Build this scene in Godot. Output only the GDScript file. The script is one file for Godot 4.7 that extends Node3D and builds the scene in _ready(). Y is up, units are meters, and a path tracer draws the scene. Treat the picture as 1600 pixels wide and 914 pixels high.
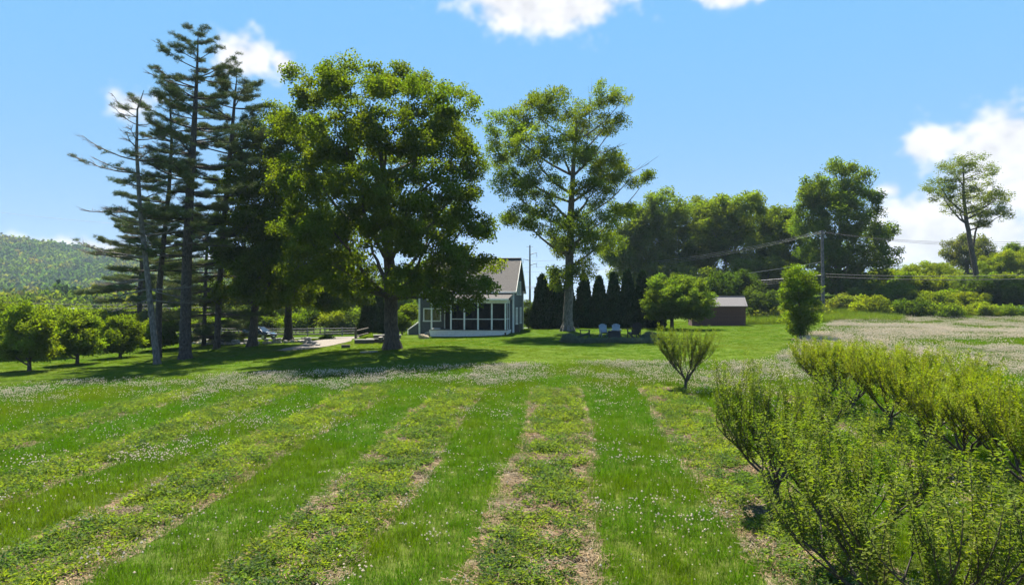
extends Node3D
# A spring field with weedy planting strips and young orchard trees, a mown lawn,
# a grey house with a screened porch under old maples and pines, and wooded land beyond.

const F := 1142.0      # focal length of the photograph in its pixels
const HZ := 470.0      # row of the horizon
const CH := 4.3        # camera height above the nearest ground

var M := {}
var taken := {}
var rng := RandomNumberGenerator.new()
var nz := FastNoiseLite.new()
var hgrid := PackedFloat32Array()
const GX0 := -150.0
const GD0 := -20.0
const GS := 2.5
const GNX := 132
const GND := 90

# ---------------------------------------------------------------- mesh builder
class MB:
	var v := PackedVector3Array()
	var n := PackedVector3Array()
	var c := PackedColorArray()
	var idx := PackedInt32Array()
	var col := Color(1, 1, 1)
	func vert(p: Vector3, nn: Vector3) -> int:
		v.append(p); n.append(nn); c.append(col)
		return v.size() - 1
	func tri(a: Vector3, b: Vector3, d: Vector3) -> void:
		# flat, seen from both sides; clockwise front
		var nn := (d - a).cross(b - a).normalized()
		var i := v.size()
		v.append(a); v.append(b); v.append(d)
		n.append(nn); n.append(nn); n.append(nn)
		c.append(col); c.append(col); c.append(col)
		idx.append(i); idx.append(i + 1); idx.append(i + 2)
	func quad(a: Vector3, b: Vector3, d: Vector3, e: Vector3) -> void:
		tri(a, b, d); tri(a, d, e)
	func box(lo: Vector3, hi: Vector3) -> void:
		obox(Transform3D(Basis.IDENTITY, (lo + hi) * 0.5), (hi - lo))
	func obox(t: Transform3D, s: Vector3, bev := 0.0) -> void:
		# a box with chamfered edges (bev) placed by t
		var h := s * 0.5
		if bev <= 0.0:
			var p: Array = []
			for k in 8:
				p.append(t * Vector3(h.x * (1 if k & 1 else -1), h.y * (1 if k & 2 else -1), h.z * (1 if k & 4 else -1)))
			for f in [[0, 1, 3, 2], [5, 4, 6, 7], [4, 0, 2, 6], [1, 5, 7, 3], [2, 3, 7, 6], [4, 5, 1, 0]]:
				quad(p[f[3]], p[f[2]], p[f[1]], p[f[0]])
			return
		var b: float = min(bev, min(h.x, min(h.y, h.z)) * 0.9)
		# three slabs joined by chamfers: use 24 points
		var q := {}
		for k in 8:
			var sx := 1.0 if k & 1 else -1.0
			var sy := 1.0 if k & 2 else -1.0
			var sz := 1.0 if k & 4 else -1.0
			q[k * 3] = t * Vector3(sx * h.x, sy * (h.y - b), sz * (h.z - b))
			q[k * 3 + 1] = t * Vector3(sx * (h.x - b), sy * h.y, sz * (h.z - b))
			q[k * 3 + 2] = t * Vector3(sx * (h.x - b), sy * (h.y - b), sz * h.z)
		var ctr := t.origin
		var faces: Array = []
		for ax in 3:
			for s2 in 2:
				var ks: Array = []
				for k in 8:
					if ((k >> ax) & 1) == s2:
						ks.append(k)
				faces.append([q[ks[0] * 3 + ax], q[ks[1] * 3 + ax], q[ks[3] * 3 + ax], q[ks[2] * 3 + ax]])
		for ax in 3:
			var a1: int = (ax + 1) % 3
			var a2: int = (ax + 2) % 3
			for s1 in 2:
				for s2 in 2:
					var k0: int = (s1 << a1) | (s2 << a2)
					var k1: int = k0 | (1 << ax)
					faces.append([q[k0 * 3 + a1], q[k1 * 3 + a1], q[k1 * 3 + a2], q[k0 * 3 + a2]])
		for k in 8:
			faces.append([q[k * 3], q[k * 3 + 1], q[k * 3 + 2]])
		for f in faces:
			var m: Vector3 = (f[0] + f[1] + f[2]) / 3.0
			var cr: Vector3 = (f[1] - f[0]).cross(f[2] - f[0])
			if cr.dot(m - ctr) > 0.0:
				f.reverse()
			if f.size() == 4:
				quad(f[0], f[1], f[2], f[3])
			else:
				tri(f[0], f[1], f[2])
	func tube(path: PackedVector3Array, rad: PackedFloat32Array, sides: int, cap := true) -> void:
		var up := Vector3(0.31, 0.2, 0.93).normalized()
		var first := v.size()
		var m := path.size()
		for i in m:
			var t: Vector3 = (path[min(i + 1, m - 1)] - path[max(i - 1, 0)]).normalized()
			var a := t.cross(up)
			if a.length() < 0.05:
				a = t.cross(Vector3(1, 0, 0))
			a = a.normalized()
			var b := t.cross(a).normalized()
			for j in sides:
				var an := TAU * j / sides
				var o := a * cos(an) + b * sin(an)
				v.append(path[i] + o * rad[i]); n.append(o); c.append(col)
		for i in m - 1:
			for j in sides:
				var p0 := first + i * sides + j
				var p1 := first + i * sides + (j + 1) % sides
				var p2 := p0 + sides
				var p3 := p1 + sides
				idx.append(p0); idx.append(p2); idx.append(p1)
				idx.append(p1); idx.append(p2); idx.append(p3)
		if cap:
			for e in [0, m - 1]:
				var ce: Vector3 = path[e]
				for j in sides:
					var a2: Vector3 = v[first + e * sides + j]
					var b2: Vector3 = v[first + e * sides + (j + 1) % sides]
					if e == 0:
						tri(ce, a2, b2)
					else:
						tri(ce, b2, a2)
	func mesh() -> ArrayMesh:
		var a := []
		a.resize(Mesh.ARRAY_MAX)
		a[Mesh.ARRAY_VERTEX] = v
		a[Mesh.ARRAY_NORMAL] = n
		a[Mesh.ARRAY_COLOR] = c
		a[Mesh.ARRAY_INDEX] = idx
		var am := ArrayMesh.new()
		am.add_surface_from_arrays(Mesh.PRIMITIVE_TRIANGLES, a)
		return am

func line_tube(mb: MB, a: Vector3, b: Vector3, r: float, sides := 5, r2 := -1.0) -> void:
	mb.tube(PackedVector3Array([a, b]), PackedFloat32Array([r, r if r2 < 0 else r2]), sides)

# ---------------------------------------------------------------- scene helpers
func numbered(called: String) -> String:
	if not taken.has(called):
		taken[called] = 0
		return called
	taken[called] += 1
	return "%s_%03d" % [called, taken[called]]

func tag(o: Node, label: String, category := "", group := "", kind := "") -> void:
	if label: o.set_meta("label", label)
	if category: o.set_meta("category", category)
	if group: o.set_meta("group", group)
	if kind: o.set_meta("kind", kind)

func thing(called: String, label: String, category: String, at := Vector3.ZERO, turn := 0.0, group := "") -> Node3D:
	var o := Node3D.new()
	o.name = numbered(called)
	add_child(o, true)
	o.position = at
	o.rotation.y = turn
	tag(o, label, category, group)
	return o

func part(called: String, mb: MB, m: Material, parent: Node) -> MeshInstance3D:
	var o := MeshInstance3D.new()
	o.name = called
	o.mesh = mb.mesh()
	o.material_override = m
	parent.add_child(o, true)
	return o

func struct(called: String, mb: MB, m: Material) -> MeshInstance3D:
	var o := part(numbered(called), mb, m, self)
	o.set_meta("kind", "structure")
	return o

func scatter(called: String, mesh: Mesh, m: Material, xf: Array, cols: Array, parent: Node) -> MultiMeshInstance3D:
	var mm := MultiMesh.new()
	mm.transform_format = MultiMesh.TRANSFORM_3D
	mm.use_colors = true
	mm.mesh = mesh
	mm.instance_count = xf.size()
	for i in xf.size():
		mm.set_instance_transform(i, xf[i])
		mm.set_instance_color(i, cols[i])
	var o := MultiMeshInstance3D.new()
	o.name = called
	o.multimesh = mm
	o.material_override = m
	o.set_meta("kind", "stuff")
	parent.add_child(o, true)
	return o

# ---------------------------------------------------------------- land form
var cpx := PackedFloat64Array()
var cpd := PackedFloat64Array()
var cpw := PackedFloat64Array()

func tps_u(r2: float) -> float:
	return 0.0 if r2 < 1e-9 else r2 * log(r2)

func solve_land() -> void:
	# surveyed spots: x, distance, height; a thin plate is laid over them
	var s := [
		[-20, 4, -0.15], [0, 4, -0.1], [20, 4, -0.1], [-12, 17, 0.0], [0, 11, 0.0], [1.5, 31, 0.5], [-8, 31, 0.38],
		[5.3, 15, 0.07], [10.7, 17.3, 0.15], [12.3, 28, 0.36], [7.3, 31, 0.46], [-23.6, 38, -0.1], [-15, 38, 0.3],
		[-23.7, 53, 0.1], [-24.4, 50, -0.06], [-31.7, 48, -0.32], [-32.2, 54, -0.34], [-32.2, 60, -0.34], [-56, 80, -0.8], [-60, 50, -0.9],
		[-8.2, 50, 1.02], [-22.1, 62, 0.45], [-23.3, 76, 0.2], [-15.4, 55, 0.54], [-15.7, 75, 0.45],
		[-29, 84, -0.2], [-20, 90, -0.2], [-46, 105, -0.6], [-22, 105, -0.55], [-4, 64, 1.08], [-9, 68, 1.15], [1, 74, 1.38],
		[5, 66, 1.6], [8, 60, 1.32], [8, 72, 1.6], [15.5, 70, 1.56], [23, 80, 1.66], [21.6, 55, 1.4], [48, 88, 2.0], [62, 90, 1.95],
		[26, 46, 1.06], [25.5, 36.8, 0.78], [42, 60, 1.4], [43, 100, 3.2], [72, 115, 6.0], [98, 140, 9.5], [80, 150, 9.0], [60, 135, 6.5], [120, 110, 7.0],
		[29, 105, 2.3], [15, 130, 2.2], [0, 150, 1.5], [-60, 150, -1.6], [-100, 110, -1.6], [-30, 180, -1.0], [40, 180, 5.0], [100, 190, 12.0], [60, 40, 0.8], [60, 10, 0.2], [-60, 10, -0.8],
		[0, 200, 1.2], [-140, 200, -2.0], [170, 200, 12.0], [170, 0, 1.0], [-140, 0, -2.0],
	]
	var k := s.size()
	var nn := k + 3
	var a := []
	for i in nn:
		var row := PackedFloat64Array()
		row.resize(nn + 1)
		a.append(row)
	for i in k:
		cpx.append(s[i][0] / 50.0); cpd.append(s[i][1] / 50.0)
	for i in k:
		for j in k:
			var r2 := pow(cpx[i] - cpx[j], 2) + pow(cpd[i] - cpd[j], 2)
			a[i][j] = tps_u(r2) + (0.004 if i == j else 0.0)
		a[i][k] = 1.0; a[i][k + 1] = cpx[i]; a[i][k + 2] = cpd[i]
		a[k][i] = 1.0; a[k + 1][i] = cpx[i]; a[k + 2][i] = cpd[i]
		a[i][nn] = s[i][2]
	for c in nn:
		var best := c
		for r in range(c, nn):
			if abs(a[r][c]) > abs(a[best][c]): best = r
		var t = a[c]; a[c] = a[best]; a[best] = t
		for r in range(c + 1, nn):
			var f: float = a[r][c] / a[c][c]
			if f != 0.0:
				for q in range(c, nn + 1):
					a[r][q] -= f * a[c][q]
	cpw.resize(nn)
	for ii in nn:
		var i := nn - 1 - ii
		var t: float = a[i][nn]
		for q in range(i + 1, nn): t -= a[i][q] * cpw[q]
		cpw[i] = t / a[i][i]
	hgrid.resize(GNX * GND)
	for j in GND:
		for i in GNX:
			var x := (GX0 + i * GS) / 50.0
			var d := (GD0 + j * GS) / 50.0
			var h: float = cpw[k] + cpw[k + 1] * x + cpw[k + 2] * d
			for q in k:
				h += cpw[q] * tps_u((x - cpx[q]) * (x - cpx[q]) + (d - cpd[q]) * (d - cpd[q]))
			hgrid[j * GNX + i] = h

func ht(x: float, z: float) -> float:
	var u: float = clamp((x - GX0) / GS, 0.0, GNX - 1.001)
	var w: float = clamp((-z - GD0) / GS, 0.0, GND - 1.001)
	var i := int(u)
	var j := int(w)
	u -= i; w -= j
	var o := j * GNX + i
	return lerpf(lerpf(hgrid[o], hgrid[o + 1], u), lerpf(hgrid[o + GNX], hgrid[o + GNX + 1], u), w)

func P(px: float, py: float, d: float) -> Vector3:
	return Vector3((px - 800.0) / F * d, CH + (HZ - py) / F * d, -d)

func G(px: float, d: float) -> Vector3:
	var x := (px - 800.0) / F * d
	return Vector3(x, ht(x, -d), -d)

func on(x: float, d: float, up := 0.0) -> Vector3:
	return Vector3(x, ht(x, -d) + up, -d)

# the planting strips run slightly to the right as they go away
const ROWS := [0.41, -3.65, -7.75, -11.85, -16.0, 4.85, 10.35]
const ROWW := [0.86, 0.8, 0.85, 0.75, 0.7, 0.85, 0.8]
const ROWE := [31.5, 31.5, 32.5, 33.0, 33.0, 32.0, 30.5]
func row_x(k: int, d: float) -> float:
	return ROWS[k] + 0.079 * (d - 11.0) + 0.12 * sin(d * 0.35 + k * 2.0)

func strip_at(x: float, d: float) -> float:
	# > 0 inside a strip, how deep as a share of its half width
	var best := -9.0
	for k in 7:
		if d < ROWE[k]:
			var w: float = ROWW[k] * (1.0 + 0.12 * nz.get_noise_2d(d * 9.0, k * 40.0))
			best = max(best, 1.0 - abs(x - row_x(k, d)) / w)
	return best

func lawn_line(x: float) -> float:
	# distance at which the rough field gives way to the mown lawn
	if x < 14.0:
		return 39.0 + 0.06 * x + sin(x * 0.21) * 0.8
	return 39.8 + (x - 14.0) * 1.9

func in_drive(x: float, d: float) -> bool:
	return Geometry2D.is_point_in_polygon(Vector2(x, d), drive_poly) or (abs(d - road_d(x)) < 3.0 and x < 2.0)

var drive_poly := PackedVector2Array()
func road_d(x: float) -> float:
	return 90.5 + (x + 20.0) * 0.12

func in_house(x: float, d: float) -> bool:
	return x > -9.3 and x < 1.3 and d > 64.2 and d < 76.0

# ---------------------------------------------------------------- materials
func noise_tex(size: int, freq: float, oct: int, lo: Color, hi: Color, seed_: int, sx := 1.0) -> ImageTexture:
	var f := FastNoiseLite.new()
	f.seed = seed_; f.frequency = freq; f.fractal_octaves = oct
	var im := f.get_seamless_image(size, size)
	var out := Image.create(size, size, false, Image.FORMAT_RGB8)
	for y in size:
		for x in size:
			var t := im.get_pixel(int(x * sx) % size, y).r
			out.set_pixel(x, y, lo.lerp(hi, clamp((t - 0.5) * 1.5 + 0.5, 0.0, 1.0)))
	return ImageTexture.create_from_image(out)

func bump_tex(size: int, freq: float, oct: int, seed_: int, strength: float) -> ImageTexture:
	var f := FastNoiseLite.new()
	f.seed = seed_; f.frequency = freq; f.fractal_octaves = oct
	var im := f.get_seamless_image(size, size)
	im.convert(Image.FORMAT_RGB8)
	im.bump_map_to_normal_map(strength)
	return ImageTexture.create_from_image(im)

func lin(r: float, g: float, b: float) -> Color:
	return Color(r, g, b).linear_to_srgb()

func plain(c: Color, rough := 0.8, metal := 0.0) -> StandardMaterial3D:
	var m := StandardMaterial3D.new()
	m.albedo_color = c
	m.roughness = rough
	m.metallic = metal
	return m

func tri_mat(tex: Texture2D, scale: Vector3, rough := 0.9, nrm: Texture2D = null, ns := 1.0, tint := Color(1, 1, 1)) -> StandardMaterial3D:
	var m := StandardMaterial3D.new()
	m.albedo_texture = tex
	m.albedo_color = tint
	m.roughness = rough
	m.uv1_triplanar = true
	m.uv1_world_triplanar = true
	m.uv1_scale = scale
	if nrm:
		m.normal_enabled = true
		m.normal_texture = nrm
		m.normal_scale = ns
	return m

func leaf_mat(back: Color, rough := 0.6, spec := 0.12) -> StandardMaterial3D:
	var m := StandardMaterial3D.new()
	m.vertex_color_use_as_albedo = true
	m.roughness = rough
	m.metallic_specular = spec
	m.backlight_enabled = true
	m.backlight = back
	m.cull_mode = BaseMaterial3D.CULL_DISABLED
	return m

func make_materials() -> void:
	var nb := bump_tex(256, 0.03, 4, 3, 6.0)
	M.ground = tri_mat(noise_tex(512, 0.02, 5, lin(0.55, 0.6, 0.45), lin(1.0, 1.0, 1.0), 5), Vector3(0.23, 0.23, 0.23), 1.0, nb, 1.0)
	M.ground.vertex_color_use_as_albedo = true
	M.ground.metallic_specular = 0.0
	M.soil = tri_mat(noise_tex(512, 0.035, 5, lin(0.62, 0.6, 0.55), lin(1.0, 1.0, 1.0), 8), Vector3(0.7, 0.7, 0.7), 1.0, nb, 1.6)
	M.soil.vertex_color_use_as_albedo = true
	M.soil.metallic_specular = 0.0
	M.bark = tri_mat(noise_tex(256, 0.035, 4, lin(0.035, 0.028, 0.022), lin(0.115, 0.095, 0.075), 11), Vector3(1.1, 0.25, 1.1), 0.95, bump_tex(256, 0.05, 4, 12, 9.0), 1.5)
	M.bark_pine = tri_mat(noise_tex(256, 0.03, 4, lin(0.03, 0.025, 0.024), lin(0.095, 0.08, 0.072), 13), Vector3(0.9, 0.3, 0.9), 0.95, bump_tex(256, 0.05, 4, 14, 9.0), 1.5)
	M.bark_grey = tri_mat(noise_tex(256, 0.03, 4, lin(0.07, 0.065, 0.06), lin(0.2, 0.185, 0.17), 15), Vector3(0.9, 0.3, 0.9), 0.95, bump_tex(256, 0.05, 4, 16, 9.0), 1.5)
	M.bark_young = tri_mat(noise_tex(256, 0.03, 4, lin(0.025, 0.02, 0.018), lin(0.075, 0.06, 0.05), 17), Vector3(3, 1.2, 3), 0.85)
	M.leaf = leaf_mat(Color(1.1, 1.15, 0.45), 0.6, 0.12)
	M.leaf_thin = leaf_mat(Color(1.0, 1.05, 0.45), 0.55, 0.12)
	M.needle = leaf_mat(Color(0.45, 0.5, 0.2), 0.6, 0.12)
	M.blade = leaf_mat(Color(0.9, 1.0, 0.25), 0.8, 0.0)
	M.puff = leaf_mat(Color(0.6, 0.58, 0.55), 1.0, 0.0)
	M.straw = leaf_mat(Color(0.2, 0.2, 0.15), 1.0, 0.1)
	M.wood_grey = tri_mat(noise_tex(256, 0.03, 4, lin(0.1, 0.09, 0.08), lin(0.24, 0.22, 0.2), 21), Vector3(0.5, 3, 3), 0.9)
	M.wood_dark = tri_mat(noise_tex(256, 0.03, 4, lin(0.045, 0.038, 0.033), lin(0.12, 0.1, 0.085), 22), Vector3(0.5, 3, 3), 0.9)
	M.siding = tri_mat(noise_tex(256, 0.02, 4, lin(0.08, 0.09, 0.095), lin(0.115, 0.125, 0.13), 23), Vector3(0.5, 1, 0.5), 0.75)
	M.siding_side = M.siding
	M.shingle = tri_mat(noise_tex(512, 0.08, 4, lin(0.075, 0.07, 0.071), lin(0.18, 0.172, 0.174), 24), Vector3(0.8, 0.8, 0.8), 0.95, nb, 1.0)
	M.shed_roof = tri_mat(noise_tex(256, 0.06, 4, lin(0.09, 0.085, 0.09), lin(0.2, 0.19, 0.195), 25), Vector3(0.8, 0.8, 0.8), 0.9)
	M.white = tri_mat(noise_tex(128, 0.03, 3, lin(0.66, 0.67, 0.66), lin(0.78, 0.79, 0.78), 26), Vector3(0.6, 0.6, 0.6), 0.55)
	M.brown_board = tri_mat(noise_tex(256, 0.03, 4, lin(0.06, 0.024, 0.018), lin(0.13, 0.055, 0.04), 27), Vector3(3, 0.4, 3), 0.9)
	M.asphalt = tri_mat(noise_tex(512, 0.05, 5, lin(0.07, 0.068, 0.067), lin(0.12, 0.118, 0.116), 28), Vector3(0.4, 0.4, 0.4), 0.95)
	M.gravel = tri_mat(noise_tex(512, 0.06, 5, lin(0.11, 0.098, 0.085), lin(0.2, 0.18, 0.16), 29), Vector3(0.5, 0.5, 0.5), 1.0, nb, 1.0)
	M.stone = tri_mat(noise_tex(256, 0.03, 5, lin(0.16, 0.15, 0.14), lin(0.42, 0.4, 0.37), 30), Vector3(0.8, 0.8, 0.8), 0.95, nb, 2.0)
	M.stone_tan = tri_mat(noise_tex(256, 0.03, 5, lin(0.3, 0.24, 0.15), lin(0.55, 0.46, 0.32), 31), Vector3(0.8, 0.8, 0.8), 0.95, nb, 2.0)
	var gl := StandardMaterial3D.new()
	gl.albedo_color = Color(0.25, 0.28, 0.28, 0.35)
	gl.transparency = BaseMaterial3D.TRANSPARENCY_ALPHA
	gl.roughness = 0.03
	gl.metallic_specular = 0.6
	M.glass = gl
	var sc := StandardMaterial3D.new()
	sc.albedo_color = Color(0.05, 0.055, 0.06, 0.62)
	sc.transparency = BaseMaterial3D.TRANSPARENCY_ALPHA
	sc.roughness = 0.9
	M.screen = sc
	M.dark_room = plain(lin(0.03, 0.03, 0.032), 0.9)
	M.interior = plain(lin(0.18, 0.17, 0.16), 0.9)
	M.cloth = plain(lin(0.5, 0.5, 0.49), 0.95)
	M.paint_black = plain(lin(0.008, 0.01, 0.014), 0.25)
	M.paint_black.clearcoat_enabled = true
	M.paint_black.clearcoat = 1.0
	M.paint_black.clearcoat_roughness = 0.04
	M.tyre = plain(lin(0.015, 0.015, 0.015), 0.9)
	M.rim = plain(lin(0.5, 0.5, 0.52), 0.3, 0.9)
	M.lamp_glass = plain(lin(0.75, 0.77, 0.8), 0.12)
	M.lamp_red = plain(lin(0.35, 0.02, 0.015), 0.2)
	M.car_glass = plain(lin(0.02, 0.025, 0.028), 0.03)
	M.car_glass.metallic_specular = 0.9
	M.chair_green = plain(lin(0.022, 0.032, 0.028), 0.7)
	M.chair_blue = plain(lin(0.2, 0.25, 0.3), 0.6)
	M.chair_dark = plain(lin(0.018, 0.018, 0.022), 0.7)
	M.metal_dark = plain(lin(0.03, 0.03, 0.03), 0.5)
	M.steel = plain(lin(0.06, 0.055, 0.05), 0.6)
	M.wire = plain(lin(0.03, 0.03, 0.03), 0.6)
	M.wire_pale = plain(lin(0.3, 0.3, 0.3), 0.45, 0.6)
	M.porcelain = plain(lin(0.45, 0.45, 0.44), 0.3)
	M.tin = plain(lin(0.75, 0.77, 0.8), 0.5)
	M.barn = plain(lin(0.3, 0.28, 0.26), 0.8)
	M.cap = plain(lin(0.45, 0.44, 0.42), 0.9)

# ---------------------------------------------------------------- foliage meshes
func rdir() -> Vector3:
	var z := rng.randf_range(-1, 1)
	var a := rng.randf() * TAU
	var r := sqrt(max(0.0, 1.0 - z * z))
	return Vector3(r * cos(a), z, r * sin(a))

func add_leaf(mb: MB, at: Vector3, along: Vector3, nrm: Vector3, l: float, w: float, bend := 0.15) -> void:
	along = along.normalized()
	var side := along.cross(nrm).normalized()
	var up := side.cross(along).normalized()
	var tip := at + along * l - up * l * bend
	var mid := at + along * l * 0.45
	var a := mid + side * w * 0.5 + up * w * 0.12
	var b := mid - side * w * 0.5 + up * w * 0.12
	mb.tri(at, a, tip)
	mb.tri(at, tip, b)

func spray_mesh(n: int, rad: float, flat: float, l: float, w: float, upness: float, seed_: int) -> ArrayMesh:
	# a handful of leaves round a twig end
	rng.seed = seed_
	var mb := MB.new()
	for i in n:
		var p := rdir() * pow(rng.randf(), 0.45) * rad
		p.y *= flat
		var nrm := (Vector3.UP * upness + rdir()).normalized()
		var al := (Vector3(p.x, p.y * 0.3 - rad * 0.15, p.z) / rad + rdir() * 0.7)
		al = (al - nrm * al.dot(nrm)).normalized()
		var vv := rng.randf_range(0.82, 1.18)
		mb.col = Color(vv * rng.randf_range(0.92, 1.1), vv, vv * rng.randf_range(0.8, 1.1))
		add_leaf(mb, p, al, nrm, l * rng.randf_range(0.7, 1.25), w * rng.randf_range(0.75, 1.2))
	return mb.mesh()

func needle_mesh(n: int, l: float, w: float, seed_: int, upness := 0.25) -> ArrayMesh:
	rng.seed = seed_
	var mb := MB.new()
	for i in n:
		var o := rdir() * l * 0.55
		o.y *= 0.5
		var d := (rdir() + Vector3(0, upness, 0)).normalized()
		var s := d.cross(rdir()).normalized() * w * 0.5
		var vv := rng.randf_range(0.7, 1.3)
		mb.col = Color(vv, vv, vv)
		mb.tri(o - s, o + s, o + d * l * rng.randf_range(0.7, 1.2))
	return mb.mesh()

func frond_mesh(n: int, l: float, seed_: int) -> ArrayMesh:
	# flat upright sprays of a thuja
	rng.seed = seed_
	var mb := MB.new()
	for i in n:
		var p := rdir() * l * 0.5
		var d := (Vector3.UP * 1.2 + rdir() * 0.8).normalized()
		var nrm := rdir()
		var vv := rng.randf_range(0.7, 1.3)
		mb.col = Color(vv, vv, vv)
		add_leaf(mb, p, d, nrm, l * rng.randf_range(0.6, 1.1), l * 0.4, -0.05)
	return mb.mesh()

func shoot_mesh(n: int, len_: float, leaf: float, seed_: int) -> ArrayMesh:
	# a piece of an upright shoot with narrow leaves up its length
	rng.seed = seed_
	var mb := MB.new()
	for i in n:
		var y := len_ * (i + rng.randf() * 0.6) / n
		var a := i * 2.4 + rng.randf() * 0.6
		var out := Vector3(cos(a), 0, sin(a))
		var al := (out * rng.randf_range(0.6, 1.0) + Vector3.UP * rng.randf_range(0.1, 0.9)).normalized()
		var nrm := (Vector3.UP - out * 0.4 + rdir() * 0.5).normalized()
		var vv := rng.randf_range(0.75, 1.25)
		mb.col = Color(vv * rng.randf_range(0.9, 1.15), vv, vv * rng.randf_range(0.8, 1.1))
		add_leaf(mb, Vector3(out.x * 0.01, y, out.z * 0.01), al, nrm, leaf * rng.randf_range(0.45, 1.3), leaf * rng.randf_range(0.3, 0.5), 0.3)
	return mb.mesh()

func grass_mesh(n: int, size: float, h: float, w: float, lean: float, seed_: int) -> ArrayMesh:
	rng.seed = seed_
	var mb := MB.new()
	for i in n:
		var p := Vector3(rng.randf_range(-size, size) * 0.5, -0.02, rng.randf_range(-size, size) * 0.5)
		var a := rng.randf() * TAU
		var side := Vector3(cos(a), 0, sin(a)) * w * rng.randf_range(0.6, 1.2) * 0.5
		var out := Vector3(-sin(a), 0, cos(a)) * (lean * rng.randf_range(0.2, 1.3)) + Vector3(rng.randf_range(-1, 1), 0, rng.randf_range(-1, 1)) * 0.2
		var hh := h * rng.randf_range(0.45, 1.2)
		var m := p + Vector3.UP * hh * 0.55 + out * hh * 0.3
		var t := p + Vector3.UP * hh + out * hh
		var vv := rng.randf_range(0.7, 1.3)
		mb.col = Color(vv * rng.randf_range(0.85, 1.25), vv, vv * rng.randf_range(0.7, 1.1))
		mb.tri(p - side, p + side, m)
		mb.tri(m - side * 0.8, m + side * 0.8, t)
	return mb.mesh()

func puff_mesh(n: int, size: float, h: float, r: float, seed_: int) -> ArrayMesh:
	# dandelion seed heads on their stalks
	rng.seed = seed_
	var mb := MB.new()
	for i in n:
		var p := Vector3(rng.randfn(0, size * 0.35), 0, rng.randfn(0, size * 0.35))
		var hh := h * rng.randf_range(0.6, 1.25)
		var q := p + Vector3(rng.randf_range(-0.05, 0.05), hh, rng.randf_range(-0.05, 0.05))
		mb.col = Color(0.16, 0.2, 0.06)
		mb.tri(p + Vector3(-0.004, 0, 0), p + Vector3(0.004, 0, 0), q)
		var vv := rng.randf_range(0.75, 1.1)
		mb.col = Color(0.6 * vv, 0.52 * vv, 0.41 * vv)
		var rr := r * rng.randf_range(0.45, 1.3)
		var ax := [Vector3(rr, 0, 0), Vector3(0, 0, rr), Vector3(-rr, 0, 0), Vector3(0, 0, -rr)]
		for k in 4:
			mb.tri(q + Vector3(0, rr, 0), q + ax[k], q + ax[(k + 1) % 4])
			mb.tri(q - Vector3(0, rr, 0), q + ax[(k + 1) % 4], q + ax[k])
	return mb.mesh()

func weed_mesh(n: int, h: float, spread: float, l: float, seed_: int) -> ArrayMesh:
	# a leafy weed: several stems with broad leaves
	rng.seed = seed_
	var mb := MB.new()
	for i in n:
		var a := rng.randf() * TAU
		var r := pow(rng.randf(), 0.6) * spread
		var y := h * rng.randf_range(0.1, 1.0) * (1.0 - 0.5 * r / spread)
		var out := Vector3(cos(a), 0, sin(a))
		var p := out * r + Vector3.UP * y
		var vv := rng.randf_range(0.75, 1.25)
		mb.col = Color(vv * rng.randf_range(0.85, 1.15), vv, vv * rng.randf_range(0.8, 1.15))
		add_leaf(mb, p, (out + rdir() * 0.8 + Vector3.UP * 0.35).normalized(), (Vector3.UP * 1.2 + rdir()).normalized(), l * rng.randf_range(0.6, 1.3), l * 0.42, 0.2)
	return mb.mesh()

func litter_mesh(n: int, size: float, l: float, seed_: int) -> ArrayMesh:
	rng.seed = seed_
	var mb := MB.new()
	for i in n:
		var p := Vector3(rng.randf_range(-size, size) * 0.5, rng.randf_range(0.003, 0.035), rng.randf_range(-size, size) * 0.5)
		var a := rng.randf() * TAU
		var d := Vector3(cos(a), rng.randf_range(-0.1, 0.25), sin(a)) * l * rng.randf_range(0.4, 1.3)
		var s := Vector3(-sin(a), 0.2, cos(a)) * 0.006
		var vv := rng.randf_range(0.55, 1.2)
		mb.col = Color(vv, vv * 0.95, vv * 0.88)
		mb.quad(p - s, p + s, p + d + s, p + d - s)
	return mb.mesh()

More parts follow.
